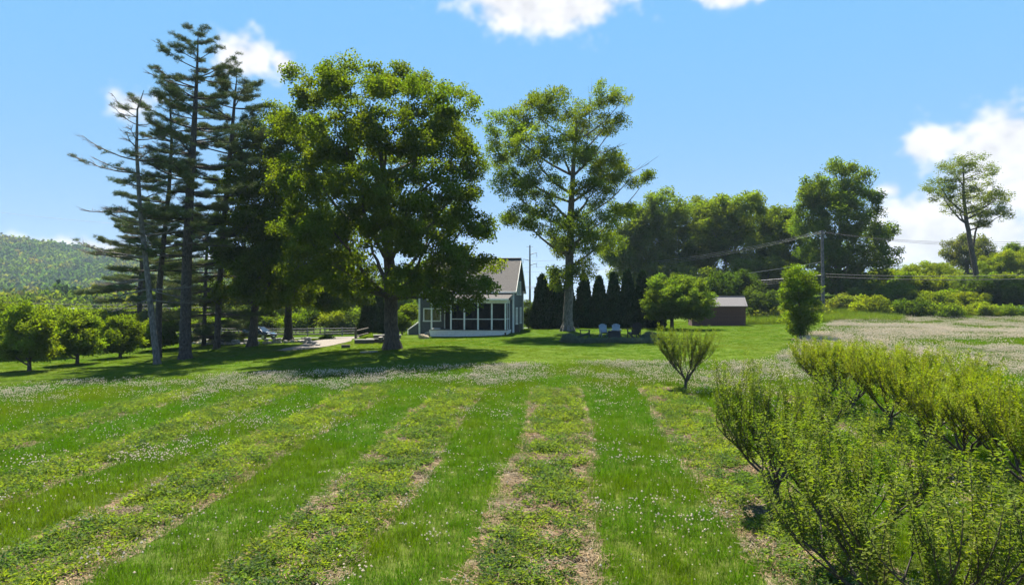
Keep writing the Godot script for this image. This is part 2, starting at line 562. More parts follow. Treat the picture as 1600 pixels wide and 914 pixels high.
var LM := {}
func make_leaf_meshes() -> void:
	LM.maple = spray_mesh(44, 0.44, 0.85, 0.15, 0.13, 0.3, 101)
	LM.maple2 = spray_mesh(36, 0.44, 0.85, 0.15, 0.12, 0.3, 102)
	LM.back = spray_mesh(30, 0.7, 0.95, 0.3, 0.25, 0.25, 103)
	LM.far = spray_mesh(20, 1.0, 0.6, 0.5, 0.42, 0.7, 104)
	LM.ash = spray_mesh(20, 0.6, 0.8, 0.3, 0.13, 0.5, 105)
	LM.shrub = spray_mesh(28, 0.4, 0.8, 0.17, 0.12, 0.3, 106)
	LM.orchard_round = spray_mesh(28, 0.28, 0.9, 0.13, 0.085, 0.25, 107)
	LM.small = spray_mesh(26, 0.2, 0.8, 0.085, 0.055, 0.6, 108)
	LM.lavender = needle_mesh(34, 0.22, 0.02, 109, 0.9)
	LM.pine = needle_mesh(32, 0.21, 0.02, 110)
	LM.spruce = needle_mesh(40, 0.4, 0.05, 111, -0.1)
	LM.thuja = frond_mesh(22, 0.3, 112)
	LM.shoot = shoot_mesh(24, 0.32, 0.078, 113)
	LM.spur = shoot_mesh(9, 0.1, 0.08, 114)
	LM.field = grass_mesh(230, 0.7, 0.22, 0.012, 0.55, 115)
	LM.lawn = grass_mesh(300, 1.1, 0.075, 0.014, 0.5, 116)
	LM.tall = grass_mesh(160, 0.9, 0.5, 0.016, 0.5, 117)
	LM.puffs = puff_mesh(14, 0.6, 0.26, 0.022, 118)
	LM.puffs_far = puff_mesh(16, 0.9, 0.24, 0.026, 119)
	LM.puffs_few = puff_mesh(3, 1.4, 0.24, 0.022, 124)
	LM.weed = weed_mesh(46, 0.22, 0.2, 0.085, 120)
	LM.weed_tall = weed_mesh(60, 0.4, 0.2, 0.085, 121)
	LM.weed_low = weed_mesh(44, 0.1, 0.26, 0.055, 122)
	LM.litter = litter_mesh(90, 0.6, 0.12, 123)

# ---------------------------------------------------------------- trees
func bez(a: Vector3, b: Vector3, c: Vector3, t: float) -> Vector3:
	return a.lerp(b, t).lerp(b.lerp(c, t), t)

func leaf_xf(at: Vector3, tilt: float, s: float) -> Transform3D:
	var b := Basis(Vector3.UP, rng.randf() * TAU)
	b = Basis(Vector3(rng.randf_range(-1, 1), 0, rng.randf_range(-1, 1)).normalized(), rng.randf_range(-tilt, tilt)) * b
	return Transform3D(b.scaled(Vector3(s, s, s)), at)

func vary(c: Color, amt: float) -> Color:
	var v := rng.randf_range(1.0 - amt, 1.0 + amt)
	var y := rng.randf_range(-amt, amt) * 0.5
	return Color(c.r * v * (1.0 + y), c.g * v, c.b * v * (1.0 - y))

# trunk: world points [px, py, radius in metres], lobes: [px, py, rx, ry, dz, rz] in photograph pixels at the tree's own distance
func broad_tree(called: String, label: String, category: String, group: String, d: float, trunk: Array, lobes: Array, o := {}) -> Node3D:
	var sd: int = o.get("seed", int(trunk[0][0]) * 7 + 3)
	rng.seed = sd
	var base := P(trunk[0][0], trunk[0][1], d)
	base.y = ht(base.x, base.z)
	var t := thing(called, label, category, base, 0.0, group)
	var tp := PackedVector3Array()
	var tr := PackedFloat32Array()
	var wp: Array = []
	for k in trunk:
		wp.append(P(k[0], k[1], d + (k[3] if k.size() > 3 else 0.0)) - base)
	wp[0] = Vector3(0, -0.15, 0)
	for i in wp.size() - 1:
		var n := 5
		for j in n:
			var f := float(j) / n
			tp.append(wp[i].lerp(wp[i + 1], f) + (Vector3(rng.randf_range(-1, 1), 0, rng.randf_range(-1, 1)) * trunk[i][2] * 0.12 if i + j > 0 else Vector3.ZERO))
			tr.append(lerpf(trunk[i][2], trunk[i + 1][2], f))
	tp.append(wp[-1]); tr.append(trunk[-1][2])
	tr[0] *= 1.2
	if tr.size() > 1: tr[1] *= 1.08
	var wood := MB.new()
	wood.tube(tp, tr, o.get("sides", 9))
	# root flare
	if trunk[0][2] > 0.3:
		for k in 6:
			var a := TAU * k / 6.0 + rng.randf() * 0.6
			var dr := Vector3(cos(a), 0, sin(a))
			var r0: float = trunk[0][2]
			wood.tube(PackedVector3Array([dr * r0 * 0.4 + Vector3.UP * r0 * 1.6, dr * r0 * 0.95 + Vector3.UP * r0 * 0.5, dr * r0 * 1.4 - Vector3.UP * 0.1]), PackedFloat32Array([r0 * 0.3, r0 * 0.3, r0 * 0.14]), 6)
	var leaves: Array = []
	var cols: Array = []
	var tint: Color = o.get("tint", Color(0.085, 0.13, 0.02))
	var dens: float = o.get("density", 1.0)
	var spr: float = o.get("spray", 0.8)       # radius of a spray of leaves
	var per: int = o.get("per", 11)            # clumps of leaves in a spray
	var minh: float = o.get("limb_from", 0.3)
	var toph: float = tp[-1].y
	var ls: float = o.get("leaf_scale", 1.0)
	var cens: Array = []
	for L in lobes:
		var c := P(L[0], L[1], d + (L[4] if L.size() > 4 else 0.0)) - base
		var rx: float = L[2] * d / F
		var ry: float = L[3] * d / F
		cens.append([c, Vector3(rx, ry, L[5] if L.size() > 5 else rx), L[6] if L.size() > 6 else 1.0])
	for li in cens.size():
		var c: Vector3 = cens[li][0]
		var r: Vector3 = cens[li][1]
		# limb from the trunk to the middle of the lobe
		var ah: float = clamp(c.y - 0.75 * Vector2(c.x, c.z).length() - r.y * 0.5, minh * toph, toph)
		var ai := 0
		while ai < tp.size() - 1 and tp[ai].y < ah: ai += 1
		var a := tp[ai]
		var lr: float = min(tr[ai] * 0.62, 0.03 + 0.035 * (r.x + r.y))
		var ctl := a.lerp(c, 0.5) + Vector3(0, -0.12 * (c.y - a.y), 0) + Vector3((c.x - a.x) * 0.2, 0, (c.z - a.z) * 0.2) + rdir() * 0.3
		var lp := PackedVector3Array()
		var lrad := PackedFloat32Array()
		for j in 9:
			var f := j / 8.0
			lp.append(bez(a, ctl, c, f) + (rdir() * 0.12 * r.x * f * 0.6))
			lrad.append(lerpf(lr, lr * 0.28, f))
		wood.tube(lp, lrad, 6, false)
		# spray centres in the outer part of the lobe
		var area := 4.0 * PI * pow((pow(r.x * r.y, 1.6) + pow(r.x * r.z, 1.6) + pow(r.y * r.z, 1.6)) / 3.0, 1.0 / 1.6)
		var ns := int(area * 0.42 * dens * cens[li][2] / (spr * spr * 1.5)) + 3
		var lt := vary(tint, o.get("lobe_var", 0.12))
		var nodes := PackedVector3Array([lp[5], lp[6], lp[7], lp[8]])
		var nrad := PackedFloat32Array([lrad[5], lrad[6], lrad[7], lrad[8]])
		for s in ns:
			var q := rdir() * (pow(rng.randf(), 0.5) * 0.6 + 0.42)
			if q.y < -0.3: q.y *= 0.75
			var p := c + q * r
			p += Vector3(1, 0.6, 1) * rdir() * spr * 0.35
			# skip what lies deep inside a neighbouring lobe
			var deep := false
			for mi in cens.size():
				if mi != li:
					var e: Vector3 = (p - cens[mi][0]) / cens[mi][1]
					if e.length_squared() < 0.22: deep = true; break
			if deep and rng.randf() < 0.7: continue
			# twig from the nearest wood
			var bi := 0
			var bd := 1e9
			for k in nodes.size():
				var dd := nodes[k].distance_squared_to(p)
				if dd < bd: bd = dd; bi = k
			var w0 := nodes[bi]
			var mid := w0.lerp(p, 0.55) + Vector3(0, 0.08, 0) * sqrt(bd) + rdir() * 0.08 * sqrt(bd)
			var r0: float = min(nrad[bi] * 0.6, 0.012 + 0.014 * sqrt(bd))
			wood.tube(PackedVector3Array([w0, mid, p]), PackedFloat32Array([r0, r0 * 0.6, r0 * 0.25]), 4, false)
			nodes.append(mid); nrad.append(r0 * 0.6)
			var st := vary(lt, o.get("spray_var", 0.15))
			var sr := spr * rng.randf_range(0.6, 1.25)
			for k in per:
				var a2 := rng.randf() * TAU
				var rr := sqrt(rng.randf()) * sr
				var lx := p + Vector3(cos(a2) * rr, rng.randf_range(-0.5, 0.45) * sr - 0.15 * rr * rr / sr, sin(a2) * rr)
				leaves.append(leaf_xf(lx, 0.5, ls * rng.randf_range(0.7, 1.25)))
				cols.append(vary(st, 0.1))
	# bare twigs standing out of the crown
	for k in o.get("bare", []):
		var a := P(k[0], k[1], d) - base
		var b := P(k[2], k[3], d) - base
		var m2 := a.lerp(b, 0.5) + Vector3(0, -0.06 * a.distance_to(b), 0)
		wood.tube(PackedVector3Array([a, m2, b]), PackedFloat32Array([0.05, 0.035, 0.012]), 4, false)
		for j in 6:
			var f := 0.3 + j * 0.12
			var q := bez(a, m2, b, f)
			var e := q + (b - a) * rng.randf_range(0.12, 0.25) + Vector3(rng.randf_range(-0.5, 0.5), rng.randf_range(0.0, 0.9), rng.randf_range(-0.5, 0.5)) * 0.16 * a.distance_to(b)
			wood.tube(PackedVector3Array([q, e]), PackedFloat32Array([0.02, 0.007]), 3, false)
	# extra stems
	for k in o.get("stems", []):
		var sp := PackedVector3Array()
		var sr2 := PackedFloat32Array()
		for w in k:
			sp.append(P(w[0], w[1], d) - base); sr2.append(w[2])
		sp[0].y = min(sp[0].y, ht(base.x + sp[0].x, base.z + sp[0].z) - base.y - 0.05) if o.get("stems_ground", false) else sp[0].y
		wood.tube(sp, sr2, 6)
	part("trunk", wood, o.get("bark", M.bark), t)
	scatter("crown", o.get("mesh", LM.maple), o.get("mat", M.leaf), leaves, cols, t)
	return t

func pine_tree(called: String, label: String, group: String, d: float, trunk: Array, o := {}) -> Node3D:
	rng.seed = o.get("seed", 5)
	var base := P(trunk[0][0], trunk[0][1], d)
	base.y = ht(base.x, base.z)
	var t := thing(called, label, "tree", base, 0.0, group)
	var wood := MB.new()
	var tp := PackedVector3Array()
	var tr := PackedFloat32Array()
	for i in trunk.size():
		tp.append(P(trunk[i][0], trunk[i][1], d) - base); tr.append(trunk[i][2])
	tp[0] = Vector3(0, -0.15, 0)
	var sp := PackedVector3Array()
	var sr := PackedFloat32Array()
	for i in tp.size() - 1:
		for j in 5:
			sp.append(tp[i].lerp(tp[i + 1], j / 5.0)); sr.append(lerpf(tr[i], tr[i + 1], j / 5.0))
	sp.append(tp[-1]); sr.append(tr[-1])
	sr[0] *= 1.3
	wood.tube(sp, sr, 9)
	var leaves: Array = []
	var cols: Array = []
	var tint: Color = o.get("tint", Color(0.115, 0.145, 0.055))
	var top: float = sp[-1].y
	# boughs: [height 0..1, azimuth deg (0 = right, 90 = away), length m, rise, foliage 0..1]
	var boughs: Array = o.get("boughs", []).duplicate()
	var prof: Array = o.get("profile", [])      # [height share, length, chance of foliage]
	var yy: float = o.get("from", 0.25)
	while yy < 0.99 and prof.size() > 1:
		for q in o.get("whorl", 3):
			var ln := 0.0
			var fo := 1.0
			for k in prof.size() - 1:
				if yy >= prof[k][0] and yy <= prof[k + 1][0]:
					var f: float = (yy - prof[k][0]) / (prof[k + 1][0] - prof[k][0])
					ln = lerpf(prof[k][1], prof[k + 1][1], f)
					fo = lerpf(prof[k][2], prof[k + 1][2], f)
			boughs.append([yy + rng.randf_range(-0.01, 0.01), rng.randf() * 360.0, ln * rng.randf_range(0.6, 1.15), rng.randf_range(-0.08, 0.25) + (yy - 0.5) * 0.5, fo if rng.randf() < fo else fo * 0.25])
		yy += o.get("step", 0.028)
	for b in boughs:
		var y: float = clamp(b[0], 0.0, 0.995) * top
		var ai := 0
		while ai < sp.size() - 1 and sp[ai].y < y: ai += 1
		var ax: Vector3 = sp[ai]
		var az := deg_to_rad(b[1])
		var out := Vector3(cos(az), 0, -sin(az))
		var ln: float = b[2]
		var e = ax + out * ln + Vector3.UP * ln * b[3]
		var ctl = ax + out * ln * 0.55 + Vector3.UP * ln * (b[3] * 0.35 - 0.06)
		var r0: float = min(sr[ai] * 0.5, 0.02 + 0.014 * ln)
		var lp := PackedVector3Array()
		var lr := PackedFloat32Array()
		for j in 8:
			lp.append(bez(ax, ctl, e, j / 7.0) + rdir() * 0.025 * ln * (j / 7.0)); lr.append(lerpf(r0, 0.012, j / 7.0))
		wood.tube(lp, lr, 5, false)
		var nb := int(4 + ln * 4.6)
		var bt := vary(tint, 0.15)
		for j in nb:
			var f := rng.randf_range(0.32, 1.0)
			var q := bez(ax, ctl, e, f)
			var sgn := 1.0 if j % 2 == 0 else -1.0
			var sd := (out.cross(Vector3.UP) * sgn * rng.randf_range(0.4, 1.0) + out * rng.randf_range(0.5, 1.0) + Vector3.UP * rng.randf_range(0.05, 0.5)).normalized()
			var sl := rng.randf_range(0.35, 0.85) * (0.45 + 0.2 * ln) * (1.15 - 0.6 * f)
			var en := q + sd * sl
			wood.tube(PackedVector3Array([q, q.lerp(en, 0.5) - Vector3.UP * 0.03, en]), PackedFloat32Array([0.02, 0.014, 0.006]), 3, false)
			if rng.randf() < b[4]:
				var nt := int(2 + sl * 6.5 * o.get("fol", 1.0))
				for k in nt:
					var g := rng.randf_range(0.3, 1.08)
					var at := q.lerp(en, g) + rdir() * Vector3(0.2, 0.1, 0.2)
					leaves.append(leaf_xf(at, 0.6, rng.randf_range(0.75, 1.25) * o.get("leaf_scale", 1.0)))
					cols.append(vary(bt, 0.14))
			elif rng.randf() < 0.5:
				for k in 2:
					var en2 := en + (sd + rdir() * 0.7).normalized() * sl * 0.5
					wood.tube(PackedVector3Array([q.lerp(en, 0.6), en2]), PackedFloat32Array([0.01, 0.004]), 3, false)
	part("trunk", wood, o.get("bark", M.bark_pine), t)
	scatter("crown", o.get("mesh", LM.pine), M.needle, leaves, cols, t)
	return t

func cone_tree(called: String, label: String, group: String, base: Vector3, h: float, r: float, o := {}) -> Node3D:
	# a dense column or cone of evergreen sprays
	rng.seed = o.get("seed", int(abs(base.x) * 31) + 7)
	var t := thing(called, label, o.get("category", "tree"), base, 0.0, group)
	var wood := MB.new()
	wood.tube(PackedVector3Array([Vector3(0, -0.1, 0), Vector3(0, h * 0.5, 0), Vector3(0.02, h * 0.97, 0)]), PackedFloat32Array([r * 0.11, r * 0.07, 0.015]), 6)
	var leaves: Array = []
	var cols: Array = []
	var tint: Color = o.get("tint", Color(0.032, 0.055, 0.02))
	var n := int(h * r * o.get("count", 230.0))
	for i in n:
		var f := 1.0 - sqrt(rng.randf()) * 0.995
		if rng.randf() < 0.25: f = rng.randf()
		var rr = r * (pow(1.0 - f, o.get("taper", 0.56))) * (0.35 + 0.65 * min(1.0, f * 7.0 + 0.6))
		var a := rng.randf() * TAU
		rr *= 1.0 + 0.16 * sin(a * 3.0 + base.x * 5.0 + f * 9.0) + rng.randf_range(-0.12, 0.08)
		var k := sqrt(rng.randf_range(0.45, 1.0))
		leaves.append(leaf_xf(Vector3(cos(a) * rr * k, 0.06 + f * h * 0.985, sin(a) * rr * k), 0.35, rng.randf_range(0.7, 1.2) * o.get("leaf_scale", 1.0)))
		cols.append(vary(tint, 0.2))
	part("trunk", wood, M.bark, t)
	scatter("crown", o.get("mesh", LM.thuja), o.get("mat", M.needle), leaves, cols, t)
	return t

func orchard_tree(label: String, group: String, base: Vector3, h: float, w: float, seed_: int, o := {}) -> Node3D:
	# open vase of limbs with upright leafy shoots
	rng.seed = seed_
	var t := thing("orchard_tree", label, "fruit tree", base, 0.0, group)
	var wood := MB.new()
	var th: float = o.get("trunk", 0.5)
	var lean := Vector3(rng.randf_range(-0.06, 0.06), 0, rng.randf_range(-0.06, 0.06))
	wood.tube(PackedVector3Array([Vector3(0, -0.1, 0), Vector3(0, 0.08, 0), lean * 0.5 + Vector3(0, th * 0.5, 0), lean + Vector3(0, th, 0)]), PackedFloat32Array([0.1, 0.075, 0.062, 0.06]), 8)
	var leaves: Array = []
	var cols: Array = []
	var spurs: Array = []
	var scol: Array = []
	var tint: Color = o.get("tint", Color(0.15, 0.195, 0.045))
	var nl: int = o.get("limbs", 8)
	for i in nl:
		var a := TAU * i / nl + rng.randf_range(-0.3, 0.3)
		var out := Vector3(cos(a), 0, sin(a))
		var reach := w * 0.5 * rng.randf_range(0.55, 0.95)
		var s := lean + Vector3(0, th * rng.randf_range(0.7, 1.0), 0)
		var e := s + out * reach + Vector3.UP * h * rng.randf_range(0.4, 0.58)
		var ctl := s + out * reach * 0.5 + Vector3.UP * h * 0.2
		var lp := PackedVector3Array()
		var lr := PackedFloat32Array()
		for j in 8:
			lp.append(bez(s, ctl, e, j / 7.0) + rdir() * 0.03); lr.append(lerpf(0.034, 0.011, j / 7.0))
		wood.tube(lp, lr, 6, false)
		# side limbs
		var spots: Array = []
		for j in range(3, 8): spots.append([lp[j], lr[j], out])
		for j in 3:
			var q: Vector3 = lp[2 + j]
			var a2 := a + rng.randf_range(0.5, 1.1) * (1.0 if j % 2 == 0 else -1.0)
			var o2 := Vector3(cos(a2), 0, sin(a2))
			var e2 := q + o2 * reach * rng.randf_range(0.3, 0.55) + Vector3.UP * h * rng.randf_range(0.15, 0.3)
			var c2 := q.lerp(e2, 0.5) - Vector3.UP * 0.08
			var sp := PackedVector3Array()
			var sr := PackedFloat32Array()
			for k in 5:
				sp.append(bez(q, c2, e2, k / 4.0)); sr.append(lerpf(0.017, 0.007, k / 4.0))
			wood.tube(sp, sr, 5, false)
			for k in range(3, 5): spots.append([sp[k], sr[k], o2])
		for s3 in spots:
			var q: Vector3 = s3[0]
			for z in (2 if rng.randf() < o.get("dense", 0.45) else 1):
				var room: float = max(0.25, h - q.y)
				var ln := room * rng.randf_range(0.25, 1.0)
				var sw: float = o.get("sway", 0.35)
				var dr: Vector3 = (Vector3.UP * 1.0 + s3[2] * rng.randf_range(-0.05, 0.5) + Vector3(rng.randf_range(-sw, sw), 0, rng.randf_range(-sw, sw))).normalized()
				var e3 := q + dr * ln
				var m3 = q.lerp(e3, 0.5) + s3[2] * 0.05 * ln
				wood.tube(PackedVector3Array([q, m3, e3]), PackedFloat32Array([min(s3[1] * 0.8, 0.013), 0.007, 0.003]), 4, false)
				var st := vary(tint, 0.16)
				var y := 0.05
				while y < ln - 0.05:
					var p := bez(q, m3, e3, y / ln)
					var b := Basis(Quaternion(Vector3.UP, dr)) * Basis(Vector3.UP, rng.randf() * TAU)
					var sc := rng.randf_range(0.75, 1.15)
					leaves.append(Transform3D(b.scaled(Vector3(sc, 1.0, sc)), p))
					cols.append(vary(st, 0.1))
					y += 0.29
		for j in range(3, 8):
			for z in 2:
				spurs.append(leaf_xf(lp[j] + rdir() * 0.03, 0.7, rng.randf_range(0.8, 1.2)))
				scol.append(vary(tint, 0.2))
	for k in spurs.size():
		leaves.append(spurs[k]); cols.append(scol[k])
	part("trunk", wood, M.bark_young, t)
	scatter("crown", LM.shoot, M.leaf_thin, leaves, cols, t)
	return t

# ---------------------------------------------------------------- the sky
func make_sky() -> Sky:
	var W := 2048
	var H := 1024
	var data := PackedFloat32Array()
	data.resize(W * H * 3)
	var n1 := FastNoiseLite.new()
	n1.seed = 4; n1.frequency = 0.09; n1.fractal_octaves = 6; n1.fractal_gain = 0.55
	var n2 := FastNoiseLite.new()
	n2.seed = 9; n2.frequency = 0.022; n2.fractal_octaves = 4
	# fair-weather clouds: azimuth, elevation, half width, half height (degrees), weight
	var cl := [
		[2.6, 22.4, 7.6, 3.4, 1.3], [-2.6, 23.2, 2.0, 0.8, 0.7], [16.8, 22.2, 3.6, 1.7, 1.0], [-20.2, 17.3, 2.7, 2.2, 0.8], [-17.5, 17.3, 1.3, 1.1, 0.75],
		[35.5, 8.6, 6.6, 4.8, 1.3], [31.0, 4.2, 6.6, 4.0, 1.2], [29.8, 10.4, 2.2, 1.6, 1.0], [27.4, 7.6, 1.4, 0.8, 0.55], [42.0, 12.0, 6.0, 4.0, 1.2],
		[-27.4, 13.4, 1.9, 1.9, 0.5], [-32.0, 3.2, 8.0, 1.2, 0.95], [-24.0, 2.6, 6.0, 1.2, 0.8], [11.0, 2.0, 6.0, 0.9, 0.5],
	]
	var top := Color(0.075, 0.30, 0.82)
	var mid := Color(0.21, 0.55, 0.98)
	var hor := Color(0.62, 0.78, 0.95)
	for y in H:
		var el := 90.0 - (y + 0.5) / H * 180.0
		for x in W:
			var az := (x + 0.5) / W * 360.0
			if az > 180.0: az -= 360.0
			var e: float = max(el, 0.0)
			var c := hor.lerp(mid, 1.0 - exp(-e / 7.5)) if e < 60 else mid
			c = c.lerp(top, smoothstep(18.0, 75.0, e))
			if el > -2.0:
				var m := -0.75
				if abs(az) < 62.0 and el < 40.0:
					for k in cl:
						var u: float = (az - k[0]) / k[2]
						var w: float = (el - k[1]) / k[3]
						# flat bases, round tops
						if w < 0.0: w *= 1.25
						var q := 1.0 - sqrt(u * u + w * w)
						if q > -0.8: m = max(m, (q - 0.02) * k[4] * 1.9 if q > 0.02 else (q - 0.02) * 1.0)
						# several small turrets come from the noise below
				else:
					m = n2.get_noise_2d(az * 1.0, el * 2.4) * 1.6 - 0.35 - max(0.0, el - 50.0) * 0.01
				if m > -0.7:
					var nn := n1.get_noise_2d(az * 3.2, el * 4.6) + 0.4 * n1.get_noise_2d(az * 12.0 + 300.0, el * 15.0)
					var a: float = smoothstep(-0.05, 0.95, m + nn * 0.8)
					var b: float = clamp(0.93 + 0.25 * nn + (0.06 if el > 5 else 0.0), 0.7, 1.08)
					c = c.lerp(Color(b * 0.99, b * 1.0, b * 1.04), a * 0.97)
			var o := (y * W + x) * 3
			data[o] = c.r; data[o + 1] = c.g; data[o + 2] = c.b
	var im := Image.create_from_data(W, H, false, Image.FORMAT_RGBF, data.to_byte_array())
	var pm := PanoramaSkyMaterial.new()
	pm.panorama = ImageTexture.create_from_image(im)
	pm.energy_multiplier = 0.275
	var s := Sky.new()
	s.sky_material = pm
	return s

# ---------------------------------------------------------------- ground
func axis_values(a: float, b: float, step: float, far: Array) -> PackedFloat32Array:
	var out := PackedFloat32Array()
	for i in range(far.size() - 1, -1, -1): out.append(a - far[i])
	var x := a
	while x <= b + 0.001:
		out.append(x); x += step
	for f in far: out.append(b + f)
	return out

func make_ground() -> void:
	var mb := MB.new()
	var xs := axis_values(-147.5, 167.5, 2.5, [20, 60, 140, 300, 600, 1200, 2600])
	var ds := axis_values(-17.5, 197.5, 2.5, [15, 40, 100, 220, 500, 1100, 2600])
	for j in ds.size():
		for i in xs.size():
			var x := xs[i]
			var d := ds[j]
			var h := ht(x, -d)
			var far: float = max(0.0, max(max(-147.5 - x, x - 167.5), d - 197.5)) / 400.0
			h = lerpf(h, -1.0, clamp(far, 0.0, 1.0))
			var q := nz.get_noise_2d(x * 0.8, d * 0.8)
			mb.col = Color(0.075 + 0.02 * q, 0.115 + 0.015 * q, 0.02)
			if d < lawn_line(x): mb.col = Color(0.085 + 0.02 * q, 0.11 + 0.01 * q, 0.03)
			mb.vert(Vector3(x, h, -d), Vector3.UP)
	var nx := xs.size()
	for j in ds.size() - 1:
		for i in nx - 1:
			var a := j * nx + i
			mb.idx.append_array(PackedInt32Array([a, a + nx, a + 1, a + 1, a + nx, a + nx + 1]))
	for i in mb.v.size():
		var p := mb.v[i]
		mb.n[i] = Vector3(ht(p.x - 1, p.z) - ht(p.x + 1, p.z), 2.0, ht(p.x, p.z - 1) - ht(p.x, p.z + 1)).normalized()
	struct("ground", mb, M.ground)

func make_strips() -> void:
	var names := ["middle", "", "", "", "", "", ""]
	for k in 7:
		var mb := MB.new()
		var n := 0
		var d := 4.0
		while d <= ROWE[k]:
			var w: float = ROWW[k] + 0.25
			for i in 9:
				var u := (i / 8.0 * 2.0 - 1.0)
				var edge := 1.0 + 0.1 * nz.get_noise_2d(d * 30.0, k * 50 + i * 200.0)
				var x := row_x(k, d) + u * w * edge
				var q := nz.get_noise_2d(x * 30.0, d * 30.0)
				var q2 := nz.get_noise_2d(x * 110.0 + 500.0, d * 110.0)
				var base := Color(0.2, 0.155, 0.11).lerp(Color(0.14, 0.1, 0.078), clamp(0.5 + q * 1.2, 0.0, 1.0))
				base = base.lerp(Color(0.25, 0.205, 0.14), clamp(0.3 + q2 * 1.4, 0.0, 1.0))
				mb.col = base
				mb.vert(Vector3(x, ht(x, -d) + (0.02 + 0.03 * (0.5 + q2)) * (1.0 if abs(u) < 0.95 else 0.15), -d), Vector3.UP)
			n += 1
			d += 0.14
		for j in n - 1:
			for i in 8:
				var a := j * 9 + i
				mb.idx.append_array(PackedInt32Array([a, a + 9, a + 1, a + 1, a + 9, a + 10]))
		struct("planting_strip", mb, M.soil)
		# weeds, straw
		rng.seed = 900 + k
		var wx: Array = []
		var wc: Array = []
		var tx: Array = []
		var ox: Array = []
		var oc: Array = []
		var tc: Array = []
		var lx: Array = []
		var lc: Array = []
		var nn := int((ROWE[k] - 6.0) * 100.0)
		for i in nn:
			var dd := rng.randf_range(6.0, ROWE[k] - 0.3)
			var u := rng.randf_range(-1.0, 1.0)
			var x = row_x(k, dd) + u * ROWW[k]
			var q := nz.get_noise_2d(x * 22.0 + 90.0 * k, dd * 14.0)
			var cover: float = [0.26, 0.36, 0.42, 0.42, 0.45, 0.32, 0.34][k]
			if abs(u) > 0.72 and k != 3 and k != 4: cover -= 0.3 if k == 0 else 0.2
			if rng.randf() < 0.75 and q + cover > rng.randf_range(-0.12, 0.16):
				var p := on(x, dd, 0.015)
				var c := Color(0.19, 0.25, 0.06) if nz.get_noise_2d(x * 15.0, dd * 15.0 + 400.0) > -0.12 else Color(0.115, 0.18, 0.065)
				if rng.randf() < 0.16 + (0.12 if k == 0 else 0.0):
					tx.append(leaf_xf(p, 0.2, rng.randf_range(0.6, 1.15))); tc.append(vary(c.lerp(Color(0.09, 0.14, 0.07), 0.6), 0.2))
				elif rng.randf() < 0.5:
					ox.append(leaf_xf(p, 0.15, rng.randf_range(0.7, 1.3))); oc.append(vary(Color(0.21, 0.26, 0.075), 0.22))
				else:
					wx.append(leaf_xf(p, 0.2, rng.randf_range(0.55, 1.3))); wc.append(vary(c, 0.2))
			elif rng.randf() < 0.55:
				lx.append(leaf_xf(on(x, dd, 0.03), 0.06, rng.randf_range(0.8, 1.3))); lc.append(vary(Color(0.2, 0.16, 0.11), 0.25))
		var where: String = ["down the middle strip in front of the grey house", "along the second strip, aimed at the big maple", "along the broad strip crossing the lower left", "along the strip meeting the picture's left edge halfway down", "along the faint farthest strip on the left", "under the near row of young orchard trees", "under the far row of young orchard trees"][k]
		tag(scatter(numbered("weeds"), LM.weed, M.leaf_thin, wx, wc, self), "low leafy weeds " + where, "weeds")
		tag(scatter(numbered("ground_weeds"), LM.weed_low, M.leaf_thin, ox, oc, self), "flat spreading weeds " + where, "weeds", "", "stuff")
		tag(scatter(numbered("tall_weeds"), LM.weed_tall, M.leaf_thin, tx, tc, self), "taller weed clumps " + where, "weeds")
		tag(scatter(numbered("straw_litter"), LM.litter, M.straw, lx, lc, self), "dry straw lying " + where, "straw")

func in_frame(x: float, d: float, m := 1.12) -> bool:
	return abs(x) < (800.0 / F * d) * m + 1.2

